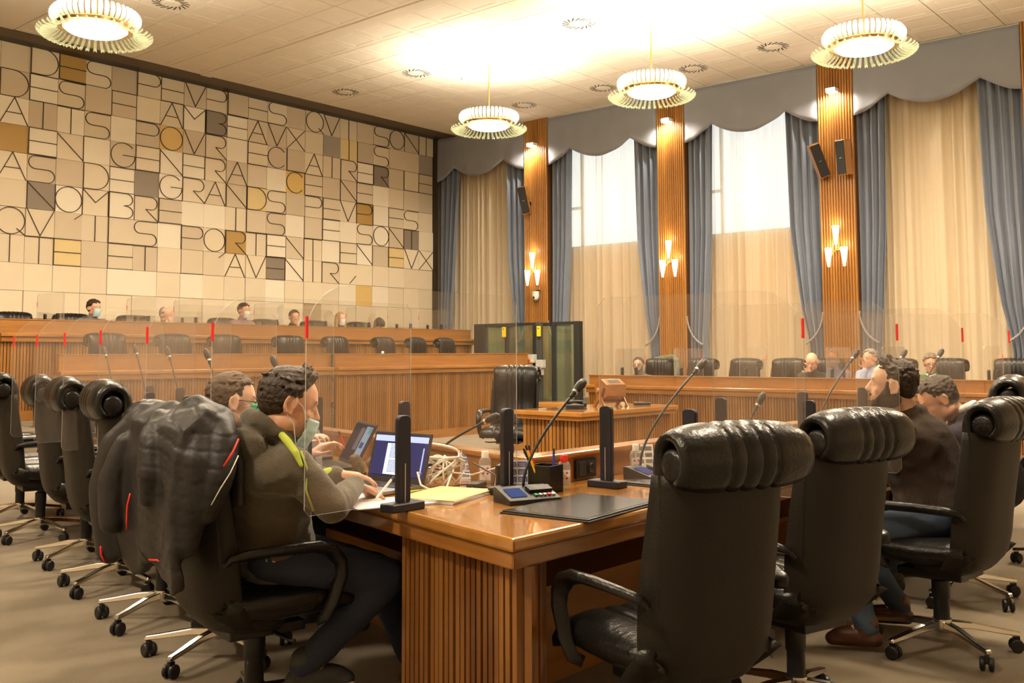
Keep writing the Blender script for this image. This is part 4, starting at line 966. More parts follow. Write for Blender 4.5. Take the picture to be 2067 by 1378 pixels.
# ---- man in the dark sweater, head bowed
t, P, m, K = person('man in a dark navy sweater and white collar bowing his head behind the bearded man', (5.62, 1.48, .58), 102, (5.60, 1.60, .93), (5.50, 1.70, 1.045),
                    dirv(118, -34), (0, .1, 1), rh=(5.62, 2.1, .85), lh=(5.32, 2.05, .84), skinm=SK1, top=mat('dark_navy_sweater', (.020, .016, .028), .95, bump=.3, bscale=100), legs=JEAN,
                    hair=hair_short(.006, .080, tuft=260, lng=.03, vox=.0048, seed=12), vox=.008, topfn=lambda c, k: (collar(c, k), ball(c, k['neck']+Vector((0, 0, .005)), (.082, .082, .060))))
sub(t, 'shirt_collar', mat('white_shirt', (.75, .73, .70), .8), lambda c: chain(c, [K['neck'] + K['fs']*(.058*math.cos(a)+.01) + K['ss']*(.068*math.sin(a)) + Vector((0, 0, .070-.03*math.cos(a))) for a in [R(x) for x in range(0, 360, 30)]], [.019]*12), .006)
# ---- people at the benches
def far_person(label, x, y, zf, az, hair, hm_, top, skinm=SK2, face_az=None, pitch=-5, drop=0., lean=.10, hands=None, s=1.0, group=None, curl=.5, fd=(None, None), lift=0.):
    f = dirv(az); z = zf+.53
    lift += .03
    n = (x+f.x*lean, y+f.y*lean, z+.45-drop+lift); h = (x+f.x*(lean+.05), y+f.y*(lean+.05), z+.60-drop*1.05+lift)
    hr, hl = hands or (None, None); r_ = Vector((f.y, -f.x, 0))
    hr = Vector(h) + f*hr[0] + r_*hr[1] + Vector((0, 0, hr[2])) if hr else Vector((x, y, z+.27)) + f*.48 + r_*.14
    hl = Vector(h) + f*hl[0] + r_*hl[1] + Vector((0, 0, hl[2])) if hl else Vector((x, y, z+.27)) + f*.48 - r_*.14
    return person(label, (x, y, z), az, n, h, dirv(face_az if face_az is not None else az, pitch), skinm=skinm, top=top, legs=JEAN, hair=hair, hmat=hm_, vox=.0105, rh=hr, lh=hl, s=s, group=group, curl=curl, fdirs=fd, visible_legs=False)
C = lambda n, c: mat(n, c, .9)
t, P, m, K = far_person('bearded man in glasses and striped grey top at the left end of the window-side bench', 12.95, 8.37, Z3-.10, 180, hair_short(.005, .085, tuft=80, vox=.008, seed=2), HB, C('grey_stripe_knit', (.10, .095, .09)), SK2, face_az=196, pitch=2, drop=.06)
beard(t, P, m, BEARD, .007); glasses(t, P)
t, P, m, K = far_person('bald man in a black top holding a hand to his mouth at the window-side bench', 12.95, 5.59, Z3-.10, 180, None, HG, C('black_top', (.018, .016, .015)), SK2, face_az=186, pitch=-28, hands=((.13, -.02, -.14), None), curl=.8, fd=(Vector((-.2, .15, 1)), None))
t, P, m, K = far_person('grey-haired man in a light blue shirt behind the bearded man at the window-side bench', 12.95, 4.78, Z3-.06, 172, hair_short(.006, .080, tuft=80, vox=.008, seed=21), HG, C('light_blue_shirt', (.36, .42, .62)), SK1, face_az=158, pitch=-6, hands=((.14, -.01, -.13), None), fd=(Vector((-.2, .1, 1)), None))
t, P, m, K = far_person('man in a green pullover and glasses at the window-side bench', 12.95, 4.05, Z3-.12, 185, hair_short(.009, .080, tuft=90, vox=.008, seed=23), mat('brown_grey_hair', (.16, .12, .085), .6), C('green_pullover', (.05, .15, .06)), SK1, face_az=202, pitch=-12)
glasses(t, P); sub(t, 'collar', C('cream_collar', (.7, .65, .5)), lambda c: chain(c, [K['neck'] + K['fs']*.06 + K['ss']*.05 + Vector((0, 0, .02)), K['neck'] + K['fs']*.09 - Vector((0, 0, .01)), K['neck'] + K['fs']*.06 - K['ss']*.05 + Vector((0, 0, .02))], [.014]*3), .008)
GB = 'council members at the upper bench'
t, P, m, K = far_person('man in a pale blue mask and grey top at the upper council bench', 6.71, 13.60, Z2, 270, hair_short(.006, .080, tuft=80, vox=.008, seed=31), HB, C('grey_top', (.13, .12, .12)), SK1, face_az=285)
mask(t, P, m, MASKB, straps=False)
t, P, m, K = far_person('balding person in a dark suit leaning the face on a hand, upper council bench', 7.79, 13.55, Z2-.02, 270, hair_short(.004, .09, tuft=60, vox=.009, bald=True, seed=33), HG, C('dark_suit', (.03, .03, .035)), SK2, face_az=292, pitch=-20, drop=.05, hands=((.10, -.02, -.13), None), fd=(Vector((0, .1, 1)), None))
mask(t, P, m, MASKW, low=.04, straps=False)
t, P, m, K = far_person('man in a purple-grey shirt and white mask at the upper council bench', 9.17, 13.60, Z2+.04, 272, hair_short(.006, .080, tuft=80, vox=.008, seed=35), HB, C('mauve_shirt', (.25, .16, .18)), SK1, face_az=280)
mask(t, P, m, MASKW, straps=False)
t, P, m, K = far_person('person half hidden behind a screen post at the upper council bench', 10.16, 13.6, Z2-.04, 270, hair_short(.006, .080, tuft=80, vox=.008, seed=37), HB, C('dark_top', (.04, .035, .035)), SK1, face_az=250)
def long_hair(t, P, m, mm, s):
    def f(c):
        ball(c, P(0, -.022, .040), (.084, .104, .088), m); 
        for sg in (-1, 1): chain(c, [P(.070*sg, -.01, .02), P(.082*sg, .0, -.06), P(.085*sg, .01, -.15)], [.030, .032, .028])
        chain(c, [P(0, -.09, .0), P(0, -.09, -.15)], [.06, .06])
    sub(t, 'hair', mm, f, .008, 2)
t, P, m, K = far_person('blonde woman in a white mask and brown coat at the upper council bench', 11.11, 13.55, Z2-.04, 270, long_hair, HY, C('brown_coat', (.09, .06, .035)), SK2, face_az=262)
mask(t, P, m, MASKW, straps=False)
t, P, m, K = far_person('dark clothed person bending down so that only the dark head and back show, upper bench', 11.85, 13.55, Z2-.08, 265, hair_short(.010, .08, tuft=90, vox=.009, seed=41), HB, C('charcoal_top', (.03, .027, .025)), SK3, face_az=265, pitch=-70, drop=.06, lean=.28)
# ================================================================ things on the desk
def L2(px): pass
# quilted jacket over the chair back
JK = mat('black_nylon_quilt', (.020, .018, .017), .5, spec=.4, bump=.12, bscale=60)
t = thing('quilted_jacket', 'black quilted jacket with red zips draped over the chair of the man in the hoodie', 'jacket', (2.14, 3.04, 0), crz(-12))
def jq(co):
    s = math.sin((co.z + .30*co.x)*2*PI/.095); s2 = math.exp(-((co.x-.03+.1*(co.z-.8))/.006)**2)
    return -.0038*max(0, 1-abs(s)*3.4)*(1 if co.x > -.02 else .15) - .006*s2
c = MB()
prf = [(-.165, .80), (-.175, .95), (-.20, 1.055), (-.285, 1.115), (-.37, 1.06), (-.392, .95), (-.395, .80), (-.385, .66), (-.36, .585)]
rings = []
for i, (y, z) in enumerate(prf):
    y0, z0 = prf[max(i-1, 0)]; y1, z1 = prf[min(i+1, len(prf)-1)]; d = Vector((0, y1-y0, z1-z0)).normalized(); nr = Vector((0, -d.z, d.y)) if i >= 0 else 0
    ring = []; hw = .275 + (.02 if i > 3 else 0); drop = 0
    for sg in (1, -1):
        for k in range(17):
            u = (-1+2*k/16)*sg; fold = .010*math.sin(u*7+i*.5)*(i > 3) + .010*noise.noise(Vector((u*4, i*.6, 3)))
            zz = z + (.05*math.sin(u*5+1) if i == len(prf)-1 else 0); off = (.026*sg*(1-abs(u)**6*.6) + fold)
            ring.append(Vector((u*hw, y, zz)) - nr*off*(-1 if True else 1))
    rings.append(ring)
c.loft(rings)
chain(c, [(-.235, -.33, 1.08), (-.30, -.40, .98), (-.325, -.43, .84), (-.315, -.43, .70), (-.30, -.42, .60)], [.050, .062, .060, .054, .046])
chain(c, [(-.16, -.42, 1.0), (-.185, -.455, .86), (-.17, -.455, .72)], [.035, .048, .04])
chain(c, [(.245, -.30, 1.06), (.285, -.33, .95), (.285, -.34, .82), (.265, -.35, .70)], [.050, .055, .052, .042])
chain(c, [(.02, -.36, 1.085), (.11, -.41, 1.02), (.15, -.43, .93), (.14, -.43, .84)], [.035, .045, .040, .03])
chain(c, [(.20, -.22, 1.09), (.285, -.24, 1.02), (.315, -.27, .91), (.30, -.30, .80)], [.045, .055, .052, .04])
chain(c, [(.02, -.27, 1.115), (.13, -.27, 1.125), (.22, -.24, 1.10)], [.030, .042, .035])
organic(c, 'jacket_body', JK, .0085, 10, t, wrinkle=.006, wscale=4.5, quilt=jq)
MB().tube([(.00, -.445, .84), (-.012, -.450, .80), (-.010, -.452, .75), (-.018, -.448, .72)], .0032, 6).build('red_zip', RED, t, smooth='all')
MB().tube([(.34, -.21, 1.03), (.365, -.24, .99), (.372, -.27, .95)], .0035, 6).build('red_zip', RED, t, smooth='all')
MB().tube([(-.26, -.465, .63), (-.27, -.46, .60), (-.26, -.45, .575)], .0035, 6).build('red_zip', RED, t, smooth='all')
MB().tube([(.10, -.41, .635), (.15, -.40, .64), (.18, -.385, .635)], .0032, 6).build('red_zip', RED, t, smooth='all')
MB().tube([(.365, -.22, .98), (.378, -.25, .93), (.37, -.28, .88), (.35, -.30, .83)], .002, 6).build('white_piping', WHITE, t, smooth='all')

def laptop(label, loc, az, ang, w=.325, d=.225, hh=.205, base=STEEL, screen_fn=None, lid=PLAST):
    t = thing('laptop', label, 'laptop', loc, R(az-90))   # screen faces local -y
    MB().box(-w/2, -d/2, .004, w/2, d/2, .018).build('base', base, t, bevel=.004)
    k = MB()
    for r_ in range(5):
        for q in range(13): k.box(-w/2+.022+q*.0218, -.015+r_*.0185, .018, -w/2+.022+q*.0218+.018, -.015+r_*.0185+.015, .0205)
    k.build('keyboard', PLAST, t); MB().box(-.05, -d/2+.012, .018, .05, -.025, .0188).build('touchpad', GREY, t)
    e = T(0, d/2-.004, .018) @ Matrix.Rotation(R(-ang), 4, 'X')
    l_ = MB().box(-w/2, 0, 0, w/2, .007, hh, e).build('lid', lid, t, bevel=.003)
    MB().box(-w/2+.010, -.0012, .018, w/2-.010, 0, hh-.012, e).build('display', emis('display_navy', (.030, .038, .15), 1.0), l_)
    def patch(x0, z0, x1, z1, col, st, nm): MB().box(x0, -.0018-.0002*len(nm), z0, x1, -.0012, z1, e).build('window_pane', emis(nm, col, st), l_)
    screen_fn(patch, w, hh, e, l_); return t
def scr1(p, w, h, e, l_):
    p(-w/2+.012, h-.040, w/2-.012, h-.016, (.55, .62, .85), 1.5, 'bar'); p(-.075, .030, .045, h-.048, (.68, .74, .95), 1.7, 'page'); p(.09+.04, .03, .136, h-.06, (.6, .65, .9), 1.2, 'scrl'); p(-w/2+.012, .020, w/2-.012, .028, (.02, .02, .04), 1, 'task')
    tx = MB(); r_ = random.Random(2)
    for i in range(19):
        z = .040 + i*.0058 + (.006 if i > 8 else 0)
        x = -.052
        while x < .025:
            q = r_.uniform(.004, .012); tx.box(x, -.0042, z, min(x+q, .028), -.0036, z+.0022, e); x += q+.003
    tx.build('text_lines', emis('screen_text', (.10, .12, .25), 1), l_)
def scr2(p, w, h, e, l_):
    p(-w/2+.012, .016, w/2-.012, h-.014, (.012, .014, .035), 1, 'dark'); p(-.03, .07, .03, h-.03, (.22, .20, .22), .7, 'photo'); p(.045, .03, w/2-.02, h-.02, (.40, .52, .62), .8, 'chatl'); p(.095, h-.055, w/2-.022, h-.024, (.20, .45, .35), .8, 'chat_gr'); p(.065, .085, .115, .115, (.06, .08, .22), .9, 'chat_photo')
la = laptop('silver laptop with a document on its bright blue screen, behind the nearest screen post', (2.655, 2.985, DZ), 2, 15, screen_fn=scr1)
lb = laptop('dark laptop with a chat on its tilted screen, in front of the man in glasses', (3.01, 3.74, DZ), -25, 28, w=.33, hh=.215, base=PLAST, screen_fn=scr2)
# papers, folder, pen, phone
def sheet(name, label, cat, loc, rz, w, d, m, n=1, h=.0012, grp=None):
    t = thing(name, label, cat, loc, rz, grp); r_ = random.Random(n)
    for i in range(n):
        q = Rz(r_.uniform(-.06, .06)); MB().box(-w/2, -d/2, i*h*1.4, w/2, d/2, i*h*1.4+h, q).build('sheet', m if i == n-1 or n < 3 else PAPER, t)
    return t
sheet('papers', 'loose white papers under the hand of the man in the hoodie', 'paper', (2.44, 2.68, DZ+.001), R(-20), .30, .21, PAPER, 3)
sheet('papers', 'white paper sheet between the two hands of the man in the hoodie', 'paper', (2.44, 2.96, DZ+.001), R(10), .21, .28, PAPER, 2)
sheet('paper_folder', 'yellow paper folder on a thin stack beside the nearest screen post', 'folder', (2.69, 2.62, DZ+.001), R(14), .33, .235, YELP, 5, .0022)
def pen(label, a, b, m, m2=PLAST, r_=.0045, grp=None):
    t = thing('pen', label, 'pen', (0, 0, 0), 0, grp); a, b = Vector(a), Vector(b); MB().tube([a, b], r_, 8).build('barrel', m, t, smooth=True)
    MB().tube([b, b+(b-a).normalized()*.02], [r_*1.1, r_*.8], 8).build('cap', m2, t, smooth=True)
pen('yellow-green highlighter pen on the desk behind the yellow folder', (2.62, 2.79, DZ+.008), (2.80, 2.77, DZ+.008), LIME, GREY, .006)
pen('white pen in the right hand of the man in the hoodie', (2.41, 2.70, DZ+.02), (2.50, 2.72, DZ+.075), WHITE)
# leather desk pads
def pad(label, c, rz, w, d):
    t = thing('desk_pad', label, 'desk pad', (c[0], c[1], DZ), rz, 'black leather desk pads')
    MB().box(-w/2, -d/2, 0, w/2, d/2, .006).build('base', PLAST, t, bevel=.002, seg=1); MB().box(-w/2+.006, -d/2+.006, .006, w/2-.006, d/2-.006, .011).build('writing_surface', mat('desk_pad_leather', (.020, .019, .017), .22, spec=.6, bump=.04, bscale=200), t, bevel=.003)
    MB().box(-w/2+.01, -d/2+.022, .0105, w/2-.01, -d/2+.024, .0118).box(-w/2+.022, -d/2+.01, .0105, -w/2+.024, d/2-.01, .0118).build('stitched_border', PLAST, t)
pad('black leather desk pad on the near corner of the desk', (2.80, 2.065), R(5), .51, .35)
pad('black leather desk pad partly behind the near front chair', (3.68, 2.15), R(0), .56, .37); pad('black leather desk pad before the bearded man', (4.66, 2.12), 0, .56, .37)
sheet('papers', 'white papers and a dark folder before the bearded man', 'paper', (4.60, 2.20, DZ+.013), R(12), .30, .21, PAPER, 3)
# conference microphones
def mic(label, loc, rz, path, buttons=True, k=1., grp='gooseneck microphones', r_=.0055):
    t = thing('gooseneck_microphone', label, 'microphone', loc, rz, grp); q_ = .72
    if buttons:
        b = MB(); q = [(-.05, 0), (-.085, .0), (-.085, .018), (.03, .052), (.05, .052), (.05, 0)]
        n = len(q); b.add([(-.145*q_, y, z) for y, z in q] + [(.145*q_, y, z) for y, z in q], [tuple(range(n)), tuple(range(2*n-1, n-1, -1))] + [(i, n+i, n+(i+1) % n, (i+1) % n) for i in range(n)])
        b.build('base_unit', PLAST, t, bevel=.003)
        e = T(0, -.0275, .0365) @ Matrix.Rotation(math.atan2(.034, .115), 4, 'X')
        MB().box(-.12*q_, -.035, 0, -.03*q_, .035, .0025, e).build('display', emis('mic_display', (.10, .13, .30), .8), t)
        MB().box(.0, -.01, 0, .13*q_, .03, .012, e).build('speaker_grille', PLAST, t)
        for i, (cx, cm) in enumerate(((.02, 'g'), (.045, 'k'), (.07, 'k'), (.095, 'r'), (.12, 'w'))):
            MB().box(cx*q_-.006, -.040, 0, cx*q_+.006, -.026, .005, e).build('button', {'g': mat('green_button', (.02, .25, .08), .4), 'k': GREY, 'r': RED, 'w': WHITE}[cm], t)
    P_ = [Vector(p) for p in path]; MB().tube(P_, r_*k, 8).build('gooseneck', PLAST, t, smooth='all')
    a, b2 = P_[-2], P_[-1]; d = (b2-a).normalized(); mm_ = T(*b2) @ d.to_track_quat('Z', 'Y').to_matrix().to_4x4()
    MB().lathe([(0, -.03), (.008*k, -.03), (.010*k, -.0), (.017*k, .02), (.019*k, .045), (.016*k, .066), (.008*k, .076), (0, .078)], 14, (0, 0, 0), mm_).build('capsule', PLAST, t, smooth=True)
    MB().lathe([(.0092*k, -.004), (.0125*k, -.004), (.0125*k, .006), (.0092*k, .006)], 12, (0, 0, 0), mm_).build('silver_collar', STEEL, t, smooth=True)
def goose(b, tip, bend=.25, n=16):
    b, tip = Vector(b), Vector(tip); c_ = b + Vector((0, 0, (tip.z-b.z)*.35)); 
    return [b*(1-s)**2 + c_*2*s*(1-s) + tip*s*s for s in [i/n for i in range(n+1)]]
mic('conference microphone with display and lit buttons on the desk corner, its long neck leaning right', (2.80, 2.33, DZ), R(-22), goose((.01, .03, .05), (.285, .115, .385)))
mic('conference microphone bowed low behind the silver laptop', (3.20, 3.22, DZ), R(-75), goose((.0, .03, .05), (.27, .02, .235)))
mic('tall gooseneck microphone rising behind the near front chair', (3.66, 2.36, DZ), R(0), goose((.0, .03, .05), (.36, -.05, .46)))
mic('gooseneck microphone before the bearded man, thin and leaning right', (4.70, 2.36, DZ), 0, goose((-.1, .03, .05), (-.02, -.02, .27)))
mic('gooseneck microphone right of the bearded man', (5.50, 2.36, DZ), 0, goose((0, .03, .05), (.30, -.08, .50)))
mic('gooseneck microphone before the man in the dark sweater', (6.35, 2.36, DZ), 0, goose((0, .03, .05), (.28, -.08, .50)))
mic('gooseneck microphone at the far end of the right wing', (7.2, 2.36, DZ), 0, goose((0, .03, .05), (.20, -.08, .50)))
gl = ['on the left wing behind the head of the man in glasses', 'second on the left wing, left of the man in glasses', 'third on the left wing, before the screen with the long tape', 'fourth on the left wing', 'fifth on the left wing', 'farthest on the left wing']
for (x, y, z), w_ in zip([(3.08, 4.35, 1.23), (3.18, 5.15, 1.27), (3.42, 6.0, 1.29), (3.60, 6.75, 1.31), (3.75, 7.5, 1.30)], gl):
    mic('gooseneck microphone ' + w_, (x-.02+.1, y-.1, DZ), R(-75), goose((.05, .03, .05), (-.10, .05, z-DZ)))
# rope-like cable tangle
CABW = mat('white_cable', (.70, .68, .62), .5); r_ = random.Random(11)
t = thing('cable_tangle', 'tangle of white charging cables standing on the desk behind the open laptop', 'cables', (2.90, 2.86, DZ))
for q in range(5):
    pts = []; a0 = r_.uniform(0, 6)
    for i in range(40):
        s = i/39; a = a0 + s*2*PI*r_.choice((1.5,)) ; pts.append((.085*math.cos(a*1.3+q)*(.5+s*.6), .06*math.sin(a+q*1.7), .008 + (.17 if q == 0 else .11)*abs(math.sin(s*PI*(1+q % 3)))**.8))
    MB().tube(pts, .0042, 6).build('cable', CABW, t, smooth='all')
MB().tube([(.0, -.05, .06), (.08, -.10, .045), (.14, -.17, .07), (.17, -.20, .10)], .004, 6).build('cable', CABW, t, smooth='all')
MB().tube([(-.08, .0, .05), (-.15, -.02, .07), (-.19, -.08, .03), (-.17, -.13, .006), (-.08, -.11, .006), (0, -.06, .05)], .004, 6).build('cable', CABW, t, smooth='all')
t = thing('power_adapter', 'black power adapter with cords beside the middle screen post', 'adapter', (2.92, 2.68, DZ), R(20))
MB().box(-.05, -.025, 0, .05, .025, .028).build('brick', PLAST, t, bevel=.005); MB().tube([(.05, 0, .015), (.10, .03, .006), (.06, .10, .006), (-.05, .12, .006), (-.12, .22, .006)], .0035, 6).build('cord', PLAST, t, smooth='all')
MB().tube([(-.05, 0, .015), (-.09, -.03, .006), (-.03, -.09, .006), (.06, -.06, .05), (.11, .06, .09)], .0035, 6).build('cord', PLAST, t, smooth='all')
# sanitizer bottles
CLB = clear('clear_bottle', (.93, .95, .93), gloss=.08, diffuse=.18, dcol=(.8, .8, .75))
def bottle(label, loc, rz, capm, h=.095, red=True):
    t = thing('sanitizer_bottle', label, 'bottle', loc, rz, 'small hand sanitizer bottles')
    pts = rrect(.052, .030, .012, 3); rs = []
    for z, k in ((0, .9), (.004, 1), (h, 1), (h+.012, .75), (h+.016, .45)): rs.append([(x*k, y*k, z) for x, y in pts])
    MB().loft(rs).build('bottle_body', CLB, t, smooth=True)
    MB().box(-.022, -.0165, .018, .022, -.0155, h-.018).build('paper_label', PAPER, t)
    c = MB(); 
    for dx in (-.009, .009):
        for dz in (.045, .066): c.box(dx-.005, -.0175, dz-.0018, dx+.005, -.0165, dz+.0018).box(dx-.0018, -.0175, dz-.005, dx+.0018, -.0165, dz+.005)
    c.build('red_crosses', RED, t)
    MB().lathe([(.0, h+.012), (.015, h+.012), (.015, h+.036), (.013, h+.040), (0, h+.040)], 16).build('flip_cap', capm, t, smooth=True)
bottle('hand sanitizer bottle with a red cap right of the pencil cup', (3.14, 2.41, DZ), R(-45), RED)
bottle('hand sanitizer bottle with a white cap right of the cable tangle', (3.06, 2.76, DZ), R(-45), WHITE)
bottle('hand sanitizer bottle with a white cap beside the card stand near the front chair', (3.70, 2.44, DZ), R(-45), WHITE)
# pencil cup
t = thing('pencil_cup', 'square black leather pencil cup beside the microphone', 'pencil cup', (3.035, 2.42, DZ), R(8))
c = MB(); 
for x0, y0, x1, y1 in ((-.05, -.05, .05, -.044), (-.05, .044, .05, .05), (-.05, -.044, -.044, .044), (.044, -.044, .05, .044)): c.box(x0, y0, 0, x1, y1, .105)
c.box(-.05, -.05, 0, .05, .05, .006); c.build('cup', LEATH, t)
for i, (a, b, cm, lb2) in enumerate([((-.03, 0, .02), (-.075, .03, .165), YEL, 'yellow pencil in the cup'), ((-.01, .02, .02), (-.035, .05, .16), RED, 'red pen in the cup'), ((.02, -.02, .02), (.04, -.01, .145), mat('blue_pen', (.02, .04, .5), .4), 'blue pen in the cup'), ((0, .03, .02), (-.05, .06, .15), PLAST, 'black pen in the cup')]):
    pen(lb2, Vector((3.035, 2.42, DZ))+Vector(a), Vector((3.035, 2.42, DZ))+Vector(b), cm)
# card stands with calendars
def cards(label, loc, rz, blue=True):
    t = thing('card_stand', label, 'card', loc, rz, 'small calendar card stands'); e = Matrix.Rotation(R(-14), 4, 'X')
    MB().box(-.045, 0, 0, .045, .003, .125, e).box(-.045, .0, 0, .045, .05, .003).build('card', PAPER, t)
    c = MB()
    for i in range(2):
        for j in range(4): c.box(-.040+i*.042, -.0012, .010+j*.029, -.040+i*.042+.036, -.0002, .010+j*.029+.020, e)
    c.build('month_blocks', mat('calendar_blue', (.05, .09, .32), .6) if blue else GREY, t)
    c = MB()
    for i in range(2):
        for j in range(4):
            for q in range(3): c.box(-.037+i*.042, -.0020, .013+j*.029+q*.005, -.040+i*.042+.032, -.0012, .0145+j*.029+q*.005, e)
    c.build('calendar_print', PAPER if blue else PLAST, t)
cards('small blue and white calendar card standing left of the pencil cup', (2.965, 2.50, DZ), R(-40)); cards('calendar card leaning on the rim behind the cable tangle', (3.14, 2.92, DZ), R(-60))
cards('white card stand next to the sanitizer bottle by the front chair', (3.83, 2.47, DZ), R(-35), False)
# sockets in the rim
def socket(label, s, wing):
    if wing == 'L': v = LW(s, kk-.004); loc = (v[0], v[1], .815); rz = R(-90+76+0)
    else: loc = (P0.x+s, ap[1]-.002, .815); rz = 0
    t = thing('socket_panel', label, 'socket', loc, rz, 'black socket panels in the desk rim')
    MB().box(-.072, -.012, -.040, .072, .004, .040).build('frame', PLAST, t, bevel=.004)
    MB().box(-.055, -.015, -.028, -.004, -.011, .028).box(.004, -.015, -.028, .055, -.011, .028).build('module', GREY if 0 else mat('dark_module', (.03, .03, .032), .3), t, bevel=.002)
    MB().lathe([(.010, 0), (.018, 0), (.020, .004), (.018, .006), (.010, .002)], 18, (0, 0, 0), T(.028, -.015, 0) @ Matrix.Rotation(PI/2, 4, 'X')).build('outlet', PLAST, t, smooth=True)
socket('black socket panel in the rim right of the sanitizer with the red cap', 1.22, 'R'); socket('black socket panel in the rim with cords plugged in, behind the middle post', .93, 'L'); socket('black socket panel in the rim behind the silver laptop', 1.62, 'L'); socket('black socket panel in the right wing rim hidden by the front chair', 2.25, 'R')
t = thing('mains_cable', 'dark cable running from the socket panel down to the desk', 'cable', (0, 0, 0)); q = LW(.93, kk-.03, .81)
MB().tube([q, (q[0]-.03, q[1]-.06, .80), (3.05, 2.55, .775), (2.98, 2.60, .77), (2.93, 2.66, .775)], .004, 6).build('cord', PLAST, t, smooth='all')
# water bottle, scarf
t = thing('water_bottle', 'clear ribbed plastic water bottle between the two masked men', 'bottle', (2.86, 3.62, DZ))
MB().lathe([(0, 0), (.030, 0), (.033, .01)] + [(.033-.002*(k % 2), .02+.012*k) for k in range(11)] + [(.030, .165), (.014, .195), (.013, .205), (0, .205)], 20).build('bottle_body', CLB, t, smooth='all'); MB().lathe([(0, .205), (.015, .205), (.015, .222), (0, .222)], 14).build('screw_cap', WHITE, t, smooth=True)
t = thing('scarf', 'crumpled olive patterned scarf lying between the two laptops', 'scarf', (0, 0, 0))
c = MB(); r_ = random.Random(3)
for i in range(9):
    a = Vector((2.98+r_.uniform(-.10, .10), 3.24+r_.uniform(-.10, .12), DZ+.022)); b = a+Vector((r_.uniform(-.09, .09), r_.uniform(-.09, .09), r_.uniform(0, .06))); cap(c, a, .022, b, .026)
organic(c, 'cloth', mat('patterned_scarf', (.16, .13, .07), .9, color2=(.035, .028, .02), vscale=45), .007, 2, t, wrinkle=.004, wscale=20)
t = thing('pen_group', 'coloured pens standing behind the water bottle', 'pens', (3.25, 3.86, DZ)) if False else None
pen('red pen standing behind the dark laptop', (3.22, 3.80, DZ), (3.18, 3.83, DZ+.14), RED); pen('yellow marker standing behind the dark laptop', (3.25, 3.76, DZ), (3.27, 3.79, DZ+.145), YEL, YEL, .007)
# ---- on the reading table: wooden voting urn, phone, small devices
t = thing('wooden_urn', 'hexagonal wooden voting urn with a glass hatch on a cross stand on the reading table', 'urn', (8.52, 5.92, .75), R(-18)); t.scale = (.74,)*3
UR = mat('urn_wood', (.27, .115, .035), .3, coat=.4, vscale=6, vstretch=(1, 4, 4), color2=(.19, .075, .02)); hexp = [(.155*math.cos(R(60*k+30)), .155*math.sin(R(60*k+30))+.235) for k in range(6)]
t_ = MB(); n = 6; t_.add([(-.17, y, z) for y, z in hexp] + [(.17, y, z) for y, z in hexp], [tuple(range(n)), tuple(range(2*n-1, n-1, -1))] + [(i, n+i, n+(i+1) % n, (i+1) % n) for i in range(n)])
t_.build('drum', UR, t, bevel=.006)
e = T(0, -.0676, .3515) @ Matrix.Rotation(R(30), 4, 'X')
MB().box(-.12, -.062, .0, .12, .062, .006, e).build('hatch_frame', WOODT, t, bevel=.002); MB().box(-.095, -.042, .006, .095, .042, .009, e).build('hatch_glass', mat('hatch_glass', (.10, .09, .10), .08), t)
for sx in (-1, 1):
    MB().add([(sx*.185, y, z) for y, z in ((-.15, 0), (-.09, 0), (.0, .10), (.09, 0), (.15, 0), (.04, .15), (.10, .27), (.05, .29), (0, .22), (-.05, .29), (-.10, .27), (-.04, .15))] + [(sx*.210, y, z) for y, z in ((-.15, 0), (-.09, 0), (.0, .10), (.09, 0), (.15, 0), (.04, .15), (.10, .27), (.05, .29), (0, .22), (-.05, .29), (-.10, .27), (-.04, .15))],
             [tuple(range(12)), tuple(range(23, 11, -1))] + [(i, 12+i, 12+(i+1) % 12, (i+1) % 12) for i in range(12)]).build('stand_side', UR, t, bevel=.003)
    MB().lathe([(0, 0), (.030, 0), (.034, .012), (.026, .03), (0, .034)], 16, (0, 0, 0), T(sx*.205, 0, .235) @ Matrix.Rotation(sx*PI/2, 4, 'Y')).build('side_knob', WOODT, t, smooth=True)
MB().box(-.185, -.02, .06, .185, .02, .085).build('stand_rail', UR, t); MB().lathe([(0, -.015), (.035, -.015), (.035, .015), (0, .015)], 16, (0, 0, 0), T(.13, -.10, .036) @ Matrix.Rotation(PI/2, 4, 'X')).build('ballot_token', mat('ivory_disc', (.55, .48, .33), .5), t, smooth=True)
def gadget(name, label, cat, loc, rz, fn): t = thing(name, label, cat, loc, rz); fn(t); return t
def ph(t):
    MB().box(-.09, -.07, 0, .09, .07, .045).build('phone_base', PLAST, t, bevel=.012); MB().tube([(-.08, 0, .065), (0, 0, .075), (.08, 0, .065)], [.022, .014, .022], 8).build('handset', PLAST, t, smooth='all'); MB().box(-.04, -.068, .045, .04, -.02, .05).build('keypad', GREY, t)
gadget('telephone', 'small black telephone on the reading table left of the urn', 'telephone', (7.98, 5.98, .75), R(-50), ph)
gadget('black_box', 'flat black box with a silver edge beside the wooden urn', 'device', (8.32, 6.22, .75), R(-40), lambda t: (MB().box(-.10, -.06, 0, .10, .06, .05).build('case', PLAST, t, bevel=.006), MB().box(-.102, -.062, .036, .102, .062, .044).build('silver_band', STEEL, t)))
gadget('computer_mouse', 'dark computer mouse at the right end of the reading table', 'mouse', (9.02, 5.86, .75), R(-40), lambda t: (MB().box(-.09, -.04, 0, .09, .04, .03).build('shell', PLAST, t, bevel=.014, seg=3), MB().box(-.088, -.02, .029, .02, .02, .0325).build('button', GREY, t)))
t = thing('cable', 'thin black cable lying on the reading table', 'cable', (0, 0, 0)); MB().tube([(7.75, 6.15, .756), (7.85, 6.0, .756), (8.0, 5.85, .758), (8.15, 6.05, .756), (8.3, 6.15, .758), (8.15, 6.25, .756)], .004, 6).build('wire', PLAST, t, smooth='all')
